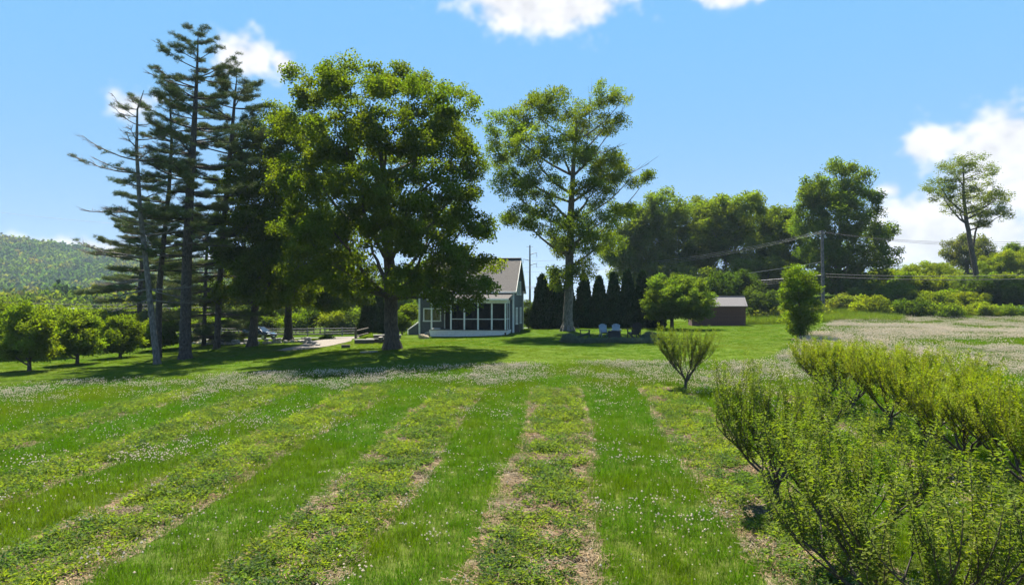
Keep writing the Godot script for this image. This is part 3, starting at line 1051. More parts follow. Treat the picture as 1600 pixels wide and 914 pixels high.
func make_grass() -> void:
	rng.seed = 31
	var xf: Array = []
	var co: Array = []
	var d := 7.0
	while d < 62.0:
		var s := 0.42 if d < 22 else (0.52 if d < 34 else 0.66)
		var x := -800.0 / F * d * 1.1 - 2.0
		var xe := 800.0 / F * d * 1.1 + 2.0
		while x < xe:
			var px := x + rng.randf_range(-0.5, 0.5) * s
			var pd := d + rng.randf_range(-0.5, 0.5) * s
			if pd < lawn_line(px) + rng.randf_range(-0.6, 0.6):
				var st := strip_at(px, pd)
				var keep := st < -0.06 or (st < 0.25 and rng.randf() < 0.3)
				if keep:
					var q := nz.get_noise_2d(px * 6.0, pd * 6.0)
					var q2 := nz.get_noise_2d(px * 1.6 + 77.0, pd * 1.6)
					var c := Color(0.07, 0.16, 0.012).lerp(Color(0.135, 0.18, 0.02), clamp(0.35 + q * 0.9 + q2 * 0.5, 0.0, 1.0))
					var sc := rng.randf_range(0.8, 1.2) * (0.72 if st > -0.35 else 1.0)
					var t := leaf_xf(on(px, pd), 0.06, 1.0)
					t.basis = t.basis.scaled(Vector3(s / 0.5, sc * (0.9 + 0.5 * q), s / 0.5))
					xf.append(t); co.append(vary(c, 0.08))
			x += s
		d += s
	tag(scatter("field_grass", LM.field, M.blade, xf, co, self), "rough bright green grass between the planting strips", "grass")
	# the mown lawn
	xf = []; co = []
	d = 36.0
	while d < 104.0:
		var s := 0.8 if d < 60 else 1.0
		var x := -800.0 / F * d * 1.05 - 2.0
		var xe := 800.0 / F * d * 1.05 + 2.0
		while x < xe:
			var px := x + rng.randf_range(-0.5, 0.5) * s
			var pd := d + rng.randf_range(-0.5, 0.5) * s
			if pd > lawn_line(px) - 0.8 and not in_drive(px, pd) and not in_house(px, pd) and not (pd > 92.0 and px > 20.0):
				var q := nz.get_noise_2d(px * 2.0, pd * 4.0)
				var c := Color(0.085, 0.165, 0.012).lerp(Color(0.14, 0.18, 0.018), clamp(0.5 + q * 1.3 + 0.9 * nz.get_noise_2d(px * 9.0, pd * 12.0), 0.0, 1.0))
				if nz.get_noise_2d(px * 5.0 + 300.0, pd * 8.0) > 0.28: c = c.lerp(Color(0.19, 0.18, 0.06), 0.45)
				var t := leaf_xf(on(px, pd), 0.04, 1.0)
				t.basis = t.basis.scaled(Vector3(s * 1.05, rng.randf_range(0.8, 1.2), s * 1.05))
				xf.append(t); co.append(vary(c, 0.06))
			x += s
		d += s
	tag(scatter("lawn_grass", LM.lawn, M.blade, xf, co, self), "short mown lawn round the house and old trees", "grass")
	# tall pale grass at the foot of the bank
	xf = []; co = []
	for i in 1500:
		var px := rng.randf_range(1165, 1620)
		var pd := rng.randf_range(80, 94) + (3.0 if px > 1250 else 0.0)
		var g := G(px, pd)
		if -g.z < lawn_line(g.x) - 14.0: continue
		xf.append(leaf_xf(g, 0.1, rng.randf_range(0.8, 1.7))); co.append(vary(Color(0.14, 0.18, 0.045), 0.2))
	tag(scatter("tall_grass", LM.tall, M.blade, xf, co, self), "tall pale grass along the foot of the brushy bank", "grass")
	# seed heads
	rng.seed = 77
	xf = []; co = []
	for i in 42000:
		var pd := 6.0 + 42.0 * pow(rng.randf(), 0.6)
		var px := rng.randf_range(-1, 1) * (800.0 / F * pd * 1.06 + 1.0)
		if pd > lawn_line(px) - 0.3: continue
		if strip_at(px, pd) > -0.05 and rng.randf() < 0.93: continue
		var q := nz.get_noise_2d(px * 5.0, pd * 5.0) + 0.6 * nz.get_noise_2d(px * 16.0 + 50.0, pd * 16.0)
		var belt: float = smoothstep(29.5, 33.5, pd) * (0.42 if px > -16.0 else 0.1)
		if px > 6.0: belt = smoothstep(27.0, 38.0, pd) * 0.5
		var p: float = clamp(-0.12 + q * 0.95 + belt, 0.0, 1.0) * 0.75 + 0.012
		if rng.randf() < p * (0.34 if pd < 29.0 else 1.0):
			xf.append(leaf_xf(on(px, pd), 0.1, rng.randf_range(0.85, 1.15))); co.append(vary(Color(1, 1, 1), 0.1))
	var xs2: Array = []
	var cs2: Array = []
	for i in 2400:
		var pd := 6.0 + 32.0 * pow(rng.randf(), 0.62)
		var px := rng.randf_range(-1, 1) * (800.0 / F * pd * 1.06 + 1.0)
		if pd > lawn_line(px) - 0.3 or strip_at(px, pd) > -0.05: continue
		xs2.append(leaf_xf(on(px, pd), 0.1, rng.randf_range(0.7, 1.1))); cs2.append(vary(Color(1, 1, 1), 0.15))
	tag(scatter("scattered_seed_heads", LM.puffs_few, M.puff, xs2, cs2, self), "single white seed heads strewn thinly through the field grass", "flowers", "", "stuff")
	tag(scatter("dandelion_heads", LM.puffs, M.puff, xf, co, self), "white dandelion seed heads dotting the rough field", "flowers", "", "stuff")
	xf = []; co = []
	for i in 30000:
		var pd := rng.randf_range(38, 91)
		var px := rng.randf_range(8, 72)
		if not in_frame(px, pd, 1.05) or pd > lawn_line(px): continue
		var q := nz.get_noise_2d(px * 2.0, pd * 3.0) + 0.5 * nz.get_noise_2d(px * 9.0, pd * 9.0)
		if rng.randf() < clamp(0.4 + q * 1.3, 0.03, 0.9) * smoothstep(36.0, 48.0, pd + (px - 14.0) * 0.2):
			xf.append(leaf_xf(on(px, pd, 0.05), 0.1, rng.randf_range(0.9, 1.25))); co.append(vary(Color(1, 0.99, 0.97), 0.12))
	tag(scatter("meadow_seed_heads", LM.puffs_far, M.puff, xf, co, self), "dense whitish seed heads over the far meadow below the bank", "flowers", "", "stuff")
	# rough meadow under them
	xf = []; co = []
	d = 60.0
	while d < 93.0:
		var x := 10.0
		while x < 72.0:
			var px := x + rng.randf_range(-0.5, 0.5)
			var pd := d + rng.randf_range(-0.5, 0.5)
			if pd < lawn_line(px) and in_frame(px, pd, 1.06):
				var t := leaf_xf(on(px, pd), 0.06, 1.0)
				t.basis = t.basis.scaled(Vector3(1.5, rng.randf_range(0.9, 1.3), 1.5))
				xf.append(t); co.append(vary(Color(0.11, 0.16, 0.025), 0.15))
			x += 0.8
		d += 0.8
	tag(scatter("meadow_grass", LM.field, M.blade, xf, co, self), "rough meadow grass below the brushy bank", "grass")

func ribbon(mb: MB, line: PackedVector2Array, halfw: PackedFloat32Array, up: float) -> void:
	var n := 0
	for i in line.size():
		var a := line[max(i - 1, 0)]
		var b := line[min(i + 1, line.size() - 1)]
		var s := (b - a).normalized().orthogonal()
		for j in 7:
			var q := line[i] + s * halfw[i] * (j / 3.0 - 1.0)
			mb.vert(Vector3(q.x, ht(q.x, -q.y) + up - (0.03 if j == 0 or j == 6 else 0.0), -q.y), Vector3.UP)
		n += 1
	for i in n - 1:
		for j in 6:
			var a := i * 7 + j
			mb.idx.append_array(PackedInt32Array([a, a + 7, a + 1, a + 1, a + 7, a + 8]))

func hit_ground(px: float, py: float) -> Vector3:
	var d := 6.0
	while d < 200.0:
		var x := (px - 800.0) / F * d
		if CH + (HZ - py) / F * d <= ht(x, -d):
			return Vector3(x, ht(x, -d), -d)
		d += 0.1
	return G(px, 200.0)

func make_ways() -> void:
	var mb := MB.new()
	var l := PackedVector2Array()
	var w := PackedFloat32Array()
	var x := -130.0
	while x < 3.0:
		l.append(Vector2(x, road_d(x))); w.append(2.9); x += 2.0
	ribbon(mb, l, w, 0.06)
	struct("road", mb, M.asphalt)
	# the drive leaves the road and tapers out on the lawn
	var m2 := MB.new()
	var pts := [Vector2(-19.0, 90.0), Vector2(-18.3, 84.0), Vector2(-17.6, 78.0), Vector2(-16.9, 72.0), Vector2(-16.2, 67.0), Vector2(-15.7, 62.5), Vector2(-15.9, 59.0), Vector2(-16.9, 56.8), Vector2(-18.0, 55.4)]
	var hw := [4.0, 2.4, 1.9, 1.8, 1.8, 1.8, 1.7, 1.3, 0.4]
	var cu := Curve2D.new()
	for p in pts: cu.add_point(p)
	var L := PackedVector2Array()
	var Wd := PackedFloat32Array()
	for i in pts.size() - 1:
		for j in 4:
			L.append(pts[i].lerp(pts[i + 1], j / 4.0)); Wd.append(lerpf(hw[i], hw[i + 1], j / 4.0) + 0.12 * sin(i * 4.0 + j))
	ribbon(m2, L, Wd, 0.065)
	struct("driveway", m2, M.gravel)

func set_drive() -> void:
	drive_poly = PackedVector2Array([Vector2(-23, 89), Vector2(-21, 84), Vector2(-20, 78), Vector2(-19.2, 72), Vector2(-18.6, 66), Vector2(-18.6, 61), Vector2(-19.4, 57), Vector2(-20, 55), Vector2(-18.8, 55.2), Vector2(-16.6, 56), Vector2(-14.6, 58.5), Vector2(-13.9, 62.5), Vector2(-14.1, 67), Vector2(-14.5, 72), Vector2(-15.1, 78), Vector2(-15.3, 84), Vector2(-14.6, 90)])

# ---------------------------------------------------------------- house
func lap(mb: MB, o: Vector3, u: Vector3, vdir: Vector3, nrm: Vector3, h: float, step: float, proud: float, lo: Callable, hi: Callable) -> void:
	# lapped courses: each leans out at its foot
	var y := 0.0
	while y < h - 0.001:
		var y2: float = min(y + step, h)
		var a = o + u * lo.call(y) + vdir * y + nrm * proud
		var b = o + u * hi.call(y) + vdir * y + nrm * proud
		var c = o + u * hi.call(y2) + vdir * y2 + nrm * 0.002
		var d = o + u * lo.call(y2) + vdir * y2 + nrm * 0.002
		mb.quad(a, d, c, b)
		mb.quad(o + u * lo.call(y) + vdir * y, a, b, o + u * hi.call(y) + vdir * y)
		y = y2

func framed_window(parent: Node, c: Vector3, w: float, h: float, axis: int, out: float, called := "window") -> void:
	# axis 0: in a wall facing z, 2: in a wall facing x; a frame, a mullion and a pane
	var win := Node3D.new()
	win.name = called
	parent.add_child(win, true)
	win.position = c
	if axis == 2: win.rotation.y = PI / 2
	var fr := MB.new()
	var t := 0.11
	fr.obox(Transform3D(Basis.IDENTITY, Vector3(0, h / 2, 0.03)), Vector3(w + t, t, 0.08), 0.01)
	fr.obox(Transform3D(Basis.IDENTITY, Vector3(0, -h / 2, 0.035)), Vector3(w + t + 0.06, t, 0.11), 0.01)
	fr.obox(Transform3D(Basis.IDENTITY, Vector3(-w / 2, 0, 0.03)), Vector3(t, h - t, 0.08), 0.01)
	fr.obox(Transform3D(Basis.IDENTITY, Vector3(w / 2, 0, 0.03)), Vector3(t, h - t, 0.08), 0.01)
	if axis == 0:
		fr.obox(Transform3D(Basis.IDENTITY, Vector3(0, 0, 0.02)), Vector3(0.06, h - t, 0.05), 0.0)
	else:
		fr.obox(Transform3D(Basis.IDENTITY, Vector3(0, 0, 0.02)), Vector3(w - t, 0.06, 0.05), 0.0)
	part("frame", fr, M.white, win)
	var pn := MB.new()
	pn.box(Vector3(-w / 2 + 0.05, -h / 2 + 0.05, 0.0), Vector3(w / 2 - 0.05, h / 2 - 0.05, 0.012))
	part("pane", pn, M.glass, win)
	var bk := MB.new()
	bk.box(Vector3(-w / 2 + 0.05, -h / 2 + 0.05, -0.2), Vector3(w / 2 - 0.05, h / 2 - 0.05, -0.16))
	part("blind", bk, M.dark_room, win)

func make_house() -> void:
	var W := 8.85
	var D := 7.0
	var EV := 4.15
	var RG := 7.15
	var h := thing("house", "grey clapboard house with steep shingle roof and white screened porch", "house", Vector3(0.12, 1.12, -67.0), deg_to_rad(-8.0))
	var found := MB.new()
	found.box(Vector3(-W + 0.06, -0.9, -D + 0.06), Vector3(-0.06, 0.3, -0.06))
	part("foundation", found, M.stone, h)
	# window holes are covered by dark rooms behind the panes: the wall is built round them
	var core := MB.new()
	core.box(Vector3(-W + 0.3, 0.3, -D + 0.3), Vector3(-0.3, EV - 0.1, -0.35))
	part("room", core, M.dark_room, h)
	var s := MB.new()
	var flo := func(_y: float) -> float: return 0.0
	var fhi := func(_y: float) -> float: return W
	# front wall with holes for the window, the door and the glazed doors
	var holes := [[0.42, 2.02, 1.3, 2.45], [2.42, 3.3, 0.62, 2.7], [4.2, 7.6, 0.62, 2.72]]
	var xs := [0.0, 0.42, 2.02, 2.42, 3.3, 4.2, 7.6, W]
	for i in xs.size() - 1:
		var a: float = xs[i]
		var b: float = xs[i + 1]
		var hole = null
		for q in holes:
			if abs(q[0] - a) < 0.01: hole = q
		var wlo := func(_y: float) -> float: return a
		var whi := func(_y: float) -> float: return b
		if hole == null:
			lap(s, Vector3(-W, 0.05, 0), Vector3.RIGHT, Vector3.UP, Vector3.BACK, EV - 0.05, 0.125, 0.022, wlo, whi)
		else:
			lap(s, Vector3(-W, 0.05, 0), Vector3.RIGHT, Vector3.UP, Vector3.BACK, hole[2] - 0.05, 0.125, 0.022, wlo, whi)
			lap(s, Vector3(-W, hole[3], 0), Vector3.RIGHT, Vector3.UP, Vector3.BACK, EV - hole[3], 0.125, 0.022, wlo, whi)
	part("front_siding", s, M.siding, h)
	var g := MB.new()
	var glo := func(y: float) -> float: return 0.0 if y < EV else (y - EV) / (RG - EV) * D * 0.5
	var ghi := func(y: float) -> float: return D if y < EV else D - (y - EV) / (RG - EV) * D * 0.5
	lap(g, Vector3(0, 0.05, 0), Vector3.FORWARD, Vector3.UP, Vector3.RIGHT, RG - 0.1, 0.125, 0.022, glo, ghi)
	part("gable_siding", g, M.siding, h)
	var g2 := MB.new()
	lap(g2, Vector3(-W, 0.05, 0), Vector3.FORWARD, Vector3.UP, Vector3.LEFT, RG - 0.1, 0.125, 0.022, glo, ghi)
	part("gable_siding", g2, M.siding, h)
	var bw := MB.new()
	bw.box(Vector3(-W, 0.05, -D), Vector3(0, EV, -D + 0.15))
	part("rear_wall", bw, M.siding, h)
	# roof: two slopes of shingle courses with overhang
	var ov := 0.35
	var slope := Vector3(0, RG - EV, -D * 0.5).normalized()
	var roof := Node3D.new()
	roof.name = "roof"
	h.add_child(roof)
	var sl_len: float = Vector2(RG - EV, D * 0.5).length() + ov
	var rlo := func(_y: float) -> float: return -0.3
	var rhi := func(_y: float) -> float: return W + 0.3
	var r1 := MB.new()
	var foot := Vector3(-W, EV + 0.12, 0) - slope * ov
	lap(r1, foot, Vector3.RIGHT, slope, slope.cross(Vector3.LEFT).normalized() * (1.0 if slope.cross(Vector3.LEFT).y > 0 else -1.0), sl_len + 0.05, 0.14, 0.014, rlo, rhi)
	part("shingles", r1, M.shingle, roof)
	var r2 := MB.new()
	var slope2 := Vector3(0, RG - EV, D * 0.5).normalized()
	var n2 := Vector3(0, D * 0.5, -(RG - EV)).normalized()
	lap(r2, Vector3(-W, EV + 0.12, -D) - slope2 * ov, Vector3.RIGHT, slope2, n2, sl_len + 0.05, 0.14, 0.014, rlo, rhi)
	part("shingles", r2, M.shingle, roof)
	var rc := MB.new()
	rc.obox(Transform3D(Basis.IDENTITY, Vector3(-W / 2, RG + 0.15, -D / 2)), Vector3(W + 0.62, 0.05, 0.28), 0.02)
	part("ridge_cap", rc, M.metal_dark, roof)
	for sx in [-W - 0.3, 0.3]:
		for k in 2:
			var rk := MB.new()
			var a := Vector3(sx, EV + 0.0, 0.0) - slope * ov
			var b := Vector3(sx, RG - 0.0, -D / 2)
			if k == 1:
				a = Vector3(sx, EV + 0.0, -D) - slope2 * ov
			var m := (a + b) / 2
			var dirv := (b - a).normalized()
			var bs := Basis(Vector3.RIGHT, Vector3.RIGHT.cross(dirv).normalized() * -1.0, dirv).orthonormalized()
			rk.obox(Transform3D(bs, m), Vector3(0.05, 0.2, a.distance_to(b)), 0.008)
			part("rake_board", rk, M.white, roof)
	for k in 2:
		var ev := MB.new()
		var e0 := (Vector3(0, EV, 0) - slope * ov) if k == 0 else (Vector3(0, EV, -D) - slope2 * ov)
		ev.obox(Transform3D(Basis.IDENTITY, Vector3(-W / 2, e0.y + 0.03, e0.z)), Vector3(W + 0.56, 0.15, 0.1), 0.015)
		part("gutter", ev, M.white, roof)
	var vp := MB.new()
	vp.tube(PackedVector3Array([Vector3(-1.65, EV + 2.0, -2.6), Vector3(-1.65, EV + 3.0, -2.6)]), PackedFloat32Array([0.07, 0.07]), 8)
	part("vent_pipe", vp, M.metal_dark, roof)
	for sx in [[-W, 0.0], [-0.0, 0.0], [0.0, -D]]:
		var cb := MB.new()
		cb.obox(Transform3D(Basis.IDENTITY, Vector3(sx[0], EV / 2 + 0.05, sx[1])), Vector3(0.16, EV - 0.05, 0.16), 0.01)
		part("corner_board", cb, M.white, h)
	var dsp := MB.new()
	dsp.tube(PackedVector3Array([Vector3(-0.2, EV - 0.1, 0.1), Vector3(-0.2, EV - 0.9, 0.1)]), PackedFloat32Array([0.045, 0.045]), 6)
	part("downspout", dsp, M.white, h)
	framed_window(h, Vector3(-W + 1.22, 1.87, 0.0), 1.6, 1.15, 0, 1)
	for q in [[-2.0, 1.75, 1.5], [-4.9, 1.75, 1.5], [-2.5, 4.4, 1.25], [-4.5, 4.4, 1.25]]:
		framed_window(h, Vector3(0.025, q[1], q[0]), 0.85, q[2], 2, 1)
	# door in the open bay
	var door := Node3D.new()
	door.name = "door"
	h.add_child(door)
	var df := MB.new()
	for q in [[2.42, 0.1], [3.3, 0.1]]:
		df.obox(Transform3D(Basis.IDENTITY, Vector3(-W + q[0], 1.66, 0.03)), Vector3(0.1, 2.1, 0.09), 0.01)
	df.obox(Transform3D(Basis.IDENTITY, Vector3(-W + 2.86, 2.74, 0.03)), Vector3(0.98, 0.1, 0.09), 0.01)
	part("frame", df, M.white, door)
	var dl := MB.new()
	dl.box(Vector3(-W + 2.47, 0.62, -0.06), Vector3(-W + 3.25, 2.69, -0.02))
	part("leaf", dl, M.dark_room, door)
	var dk := MB.new()
	dk.tube(PackedVector3Array([Vector3(-W + 3.18, 1.6, -0.02), Vector3(-W + 3.18, 1.6, 0.05)]), PackedFloat32Array([0.03, 0.03]), 6)
	part("handle", dk, M.rim, door)
	var wl := MB.new()
	wl.obox(Transform3D(Basis.IDENTITY, Vector3(-W + 2.22, 2.45, 0.1)), Vector3(0.1, 0.22, 0.14), 0.02)
	part("wall_lamp", wl, M.metal_dark, h)
	# glazed doors behind the screens
	for k in 4:
		var gd := Node3D.new()
		gd.name = "glazed_door"
		h.add_child(gd, true)
		gd.position = Vector3(-W + 4.2 + 0.425 + k * 0.85, 1.66, 0.0)
		var gf := MB.new()
		for sx in [-0.38, 0.38]:
			gf.obox(Transform3D(Basis.IDENTITY, Vector3(sx, 0, 0.02)), Vector3(0.085, 2.1, 0.06), 0.0)
		for sy in [-1.0, 1.0]:
			gf.obox(Transform3D(Basis.IDENTITY, Vector3(0, sy, 0.02)), Vector3(0.675, 0.1, 0.06), 0.0)
		part("frame", gf, M.interior, gd)
		var gp := MB.new()
		gp.box(Vector3(-0.34, -0.95, 0.0), Vector3(0.34, 0.95, 0.012))
		part("pane", gp, M.glass, gd)
	for k in 3:
		var cu := MB.new()
		for j in 3:
			cu.tube(PackedVector3Array([Vector3(-W + 4.35 + k * 0.3 + j * 0.07, 0.7, -0.12), Vector3(-W + 4.35 + k * 0.3 + j * 0.07, 2.6, -0.12)]), PackedFloat32Array([0.04, 0.045]), 6)
		part("curtain", cu, M.cloth, h)
	# the porch
	var po := Node3D.new()
	po.name = "porch"
	h.add_child(po)
	var L := -7.1
	var R := -0.3
	var FZ := 2.5
	var FY := 0.6
	for k in 17:
		var fb := MB.new()
		var z0 := 0.04 + k * (FZ + 0.1) / 17.0
		fb.box(Vector3(L - 0.1, FY - 0.04, z0), Vector3(R + 0.1, FY, z0 + (FZ + 0.1) / 17.0 - 0.012))
		part("deck_board", fb, M.wood_grey, po)
	for k in 3:
		var sk := MB.new()
		sk.obox(Transform3D(Basis.IDENTITY, Vector3((L + R) / 2 - 0.05 - k * 0.08, FY - 0.13 - k * 0.2, FZ + 0.05 - k * 0.012)), Vector3(R - L + 0.22 - k * 0.25, 0.19, 0.05), 0.008)
		part("skirt_board", sk, M.white, po)
		for sx in [L - 0.08, R + 0.08]:
			var ss := MB.new()
			ss.obox(Transform3D(Basis.IDENTITY, Vector3(sx - k * 0.05 * sign(sx - L - 1.0), FY - 0.13 - k * 0.2, FZ / 2)), Vector3(0.05, 0.19, FZ - 0.05), 0.008)
			part("skirt_board", ss, M.white, po)
	for px in [L + 0.3, (L + R) / 2, R - 0.3]:
		var pr := MB.new()
		pr.obox(Transform3D(Basis.IDENTITY, Vector3(px, -0.2, FZ - 0.3)), Vector3(0.25, 1.1, 0.25), 0.01)
		part("pier", pr, M.wood_dark, po)
	var posts := [-7.06, -5.28, -4.06, -2.82, -1.58, -0.36]
	for px in posts:
		var p := MB.new()
		p.obox(Transform3D(Basis.IDENTITY, Vector3(px, FY + 1.17, FZ)), Vector3(0.13, 2.34, 0.13), 0.01)
		part("post", p, M.white, po)
	for q in [[R - 0.06, 0.12], [R - 0.06, 1.25], [-5.28, 0.12]]:
		var p := MB.new()
		p.obox(Transform3D(Basis.IDENTITY, Vector3(q[0], FY + 1.17, q[1])), Vector3(0.11, 2.34, 0.11), 0.01)
		part("post", p, M.white, po)
	for i in range(1, 5):
		var rl := MB.new()
		rl.obox(Transform3D(Basis.IDENTITY, Vector3((posts[i] + posts[i + 1]) / 2, FY + 0.95, FZ)), Vector3(posts[i + 1] - posts[i] - 0.14, 0.05, 0.06), 0.0)
		part("rail", rl, M.white, po)
		var sc := MB.new()
		sc.box(Vector3(posts[i] + 0.066, FY + 0.02, FZ - 0.045), Vector3(posts[i + 1] - 0.066, FY + 2.33, FZ - 0.04))
		part("screen", sc, M.screen, po)
	for q in [[R - 0.06, 0.18, 1.19], [R - 0.06, 1.31, 2.43], [-5.28, 0.18, 2.43]]:
		var rl := MB.new()
		rl.obox(Transform3D(Basis.IDENTITY, Vector3(q[0], FY + 0.95, (q[1] + q[2]) / 2)), Vector3(0.06, 0.05, q[2] - q[1]), 0.0)
		part("rail", rl, M.white, po)
		var sc := MB.new()
		sc.box(Vector3(q[0] - 0.003, FY + 0.02, q[1]), Vector3(q[0] + 0.003, FY + 2.33, q[2]))
		part("screen", sc, M.screen, po)
	var bm := MB.new()
	bm.obox(Transform3D(Basis.IDENTITY, Vector3((L + R) / 2, FY + 2.5, FZ)), Vector3(R - L + 0.16, 0.3, 0.16), 0.01)
	part("beam", bm, M.white, po)
	for sx in [L + 0.02, R - 0.06]:
		var bs2 := MB.new()
		bs2.obox(Transform3D(Basis.IDENTITY, Vector3(sx, FY + 2.5, (FZ - 0.09) / 2 + 0.02)), Vector3(0.14, 0.3, FZ - 0.15), 0.01)
		part("side_beam", bs2, M.white, po)
	var pr2 := MB.new()
	var rn := Vector3(0, FZ + 0.45, 0.42).normalized()
	var rs := Vector3(0, 0.42, -(FZ + 0.4)).normalized()
	var plo := func(_y: float) -> float: return 0.0
	var phi := func(_y: float) -> float: return R - L + 0.6
	lap(pr2, Vector3(L - 0.3, FY + 2.78, FZ + 0.4), Vector3.RIGHT, rs, rn, 2.92, 0.2, 0.014, plo, phi)
	pr2.quad(Vector3(L - 0.3, FY + 2.7, FZ + 0.38), Vector3(R + 0.3, FY + 2.7, FZ + 0.38), Vector3(R + 0.3, FY + 2.7, 0.03), Vector3(L - 0.3, FY + 2.7, 0.03))
	part("porch_roof", pr2, M.shingle, po)
	var fa := MB.new()
	fa.obox(Transform3D(Basis.IDENTITY, Vector3((L + R) / 2, FY + 2.69, FZ + 0.4)), Vector3(R - L + 0.6, 0.15, 0.06), 0.01)
	part("fascia", fa, M.white, po)
	var mat := MB.new()
	mat.obox(Transform3D(Basis.IDENTITY, Vector3(L + 0.4, FY + 0.06, FZ - 0.3)), Vector3(0.7, 0.1, 0.4), 0.02)
	part("bench_cushion", mat, M.cloth, po)
	# cellar hatch beside the house
	var ch := MB.new()
	var hx := -W - 0.1
	ch.quad(Vector3(hx, 1.15, -0.2), Vector3(hx, 1.15, -1.5), Vector3(hx - 1.0, 0.45, -1.5), Vector3(hx - 1.0, 0.45, -0.2))
	ch.quad(Vector3(hx - 1.0, 0.45, -0.2), Vector3(hx - 1.0, 0.45, -1.5), Vector3(hx - 1.0, -0.5, -1.5), Vector3(hx - 1.0, -0.5, -0.2))
	ch.quad(Vector3(hx, 1.15, -0.2), Vector3(hx - 1.0, 0.45, -0.2), Vector3(hx - 1.0, -0.5, -0.2), Vector3(hx, -0.5, -0.2))
	ch.quad(Vector3(hx, 1.15, -1.5), Vector3(hx, -0.5, -1.5), Vector3(hx - 1.0, -0.5, -1.5), Vector3(hx - 1.0, 0.45, -1.5))
	part("cellar_hatch", ch, M.siding, h)
	var ct := MB.new()
	var a3 := Vector3(hx, 1.19, -0.17)
	var b3 := Vector3(hx - 1.05, 0.46, -0.17)
	ct.tube(PackedVector3Array([a3, b3, b3 - Vector3(0, 0.7, 0)]), PackedFloat32Array([0.05, 0.05, 0.05]), 5)
	part("hatch_trim", ct, M.white, h)
	var ac := MB.new()
	ac.obox(Transform3D(Basis.IDENTITY, Vector3(0.3, 0.5, -0.7)), Vector3(0.4, 0.95, 0.7), 0.03)
	part("meter_box", ac, M.metal_dark, h)

func make_shed() -> void:
	var W := 5.6
	var D := 3.0
	var s := thing("shed", "small dark brown board shed with grey roof behind the apple tree", "shed", on(22.25, 79.5), deg_to_rad(-6.0))
	s.position = Vector3(22.25, ht(22.25, -79.5) - 0.05, -79.5)
	for k in 28:
		var b := MB.new()
		var x := -W / 2 + k * W / 28.0
		b.box(Vector3(x, 0.0, D / 2 - 0.03), Vector3(x + W / 28.0 - 0.012, 2.2, D / 2 + 0.008 * (k % 3)))
		part("board", b, M.brown_board, s)
	for k in 15:
		var b := MB.new()
		var z := -D / 2 + k * D / 15.0
		var hh = 2.2 + (0.95 * (1.0 - abs((k + 0.5) / 7.5 - 1.0)))
		b.box(Vector3(W / 2 - 0.03, 0.0, z), Vector3(W / 2 + 0.006 * (k % 3), hh, z + D / 15.0 - 0.012))
		part("board", b, M.brown_board, s)
	var w := MB.new()
	w.box(Vector3(-W / 2, 0, -D / 2 - 0.02), Vector3(W / 2 - 0.05, 2.2, -D / 2 + 0.03))
	w.box(Vector3(-W / 2, 0, -D / 2 + 0.04), Vector3(-W / 2 + 0.03, 2.2, D / 2 - 0.05))
	part("rear_wall", w, M.brown_board, s)
	var r := MB.new()
	var ov := 0.25
	for sg in [-1.0, 1.0]:
		var sl := Vector3(0, 1.0, -sg * D / 2).normalized()
		var n := Vector3(0, D / 2, sg * 1.0).normalized()
		var lo := func(_y: float) -> float: return -0.2
		var hi := func(_y: float) -> float: return W + 0.2
		lap(r, Vector3(-W / 2, 2.2, sg * D / 2) - sl * ov, Vector3.RIGHT, sl, n, Vector2(1.0, D / 2).length() + ov, 0.2, 0.016, lo, hi)
	part("roof", r, M.shed_roof, s)
	var tr := MB.new()
	tr.obox(Transform3D(Basis.IDENTITY, Vector3(0, 2.09, D / 2 + 0.2)), Vector3(W + 0.4, 0.09, 0.05), 0.01)
	part("eave_board", tr, M.wood_dark, s)
	var cap := MB.new()
	cap.obox(Transform3D(Basis.IDENTITY, Vector3(0, 3.22, 0)), Vector3(W + 0.4, 0.04, 0.22), 0.01)
	part("ridge_cap", cap, M.shed_roof, s)

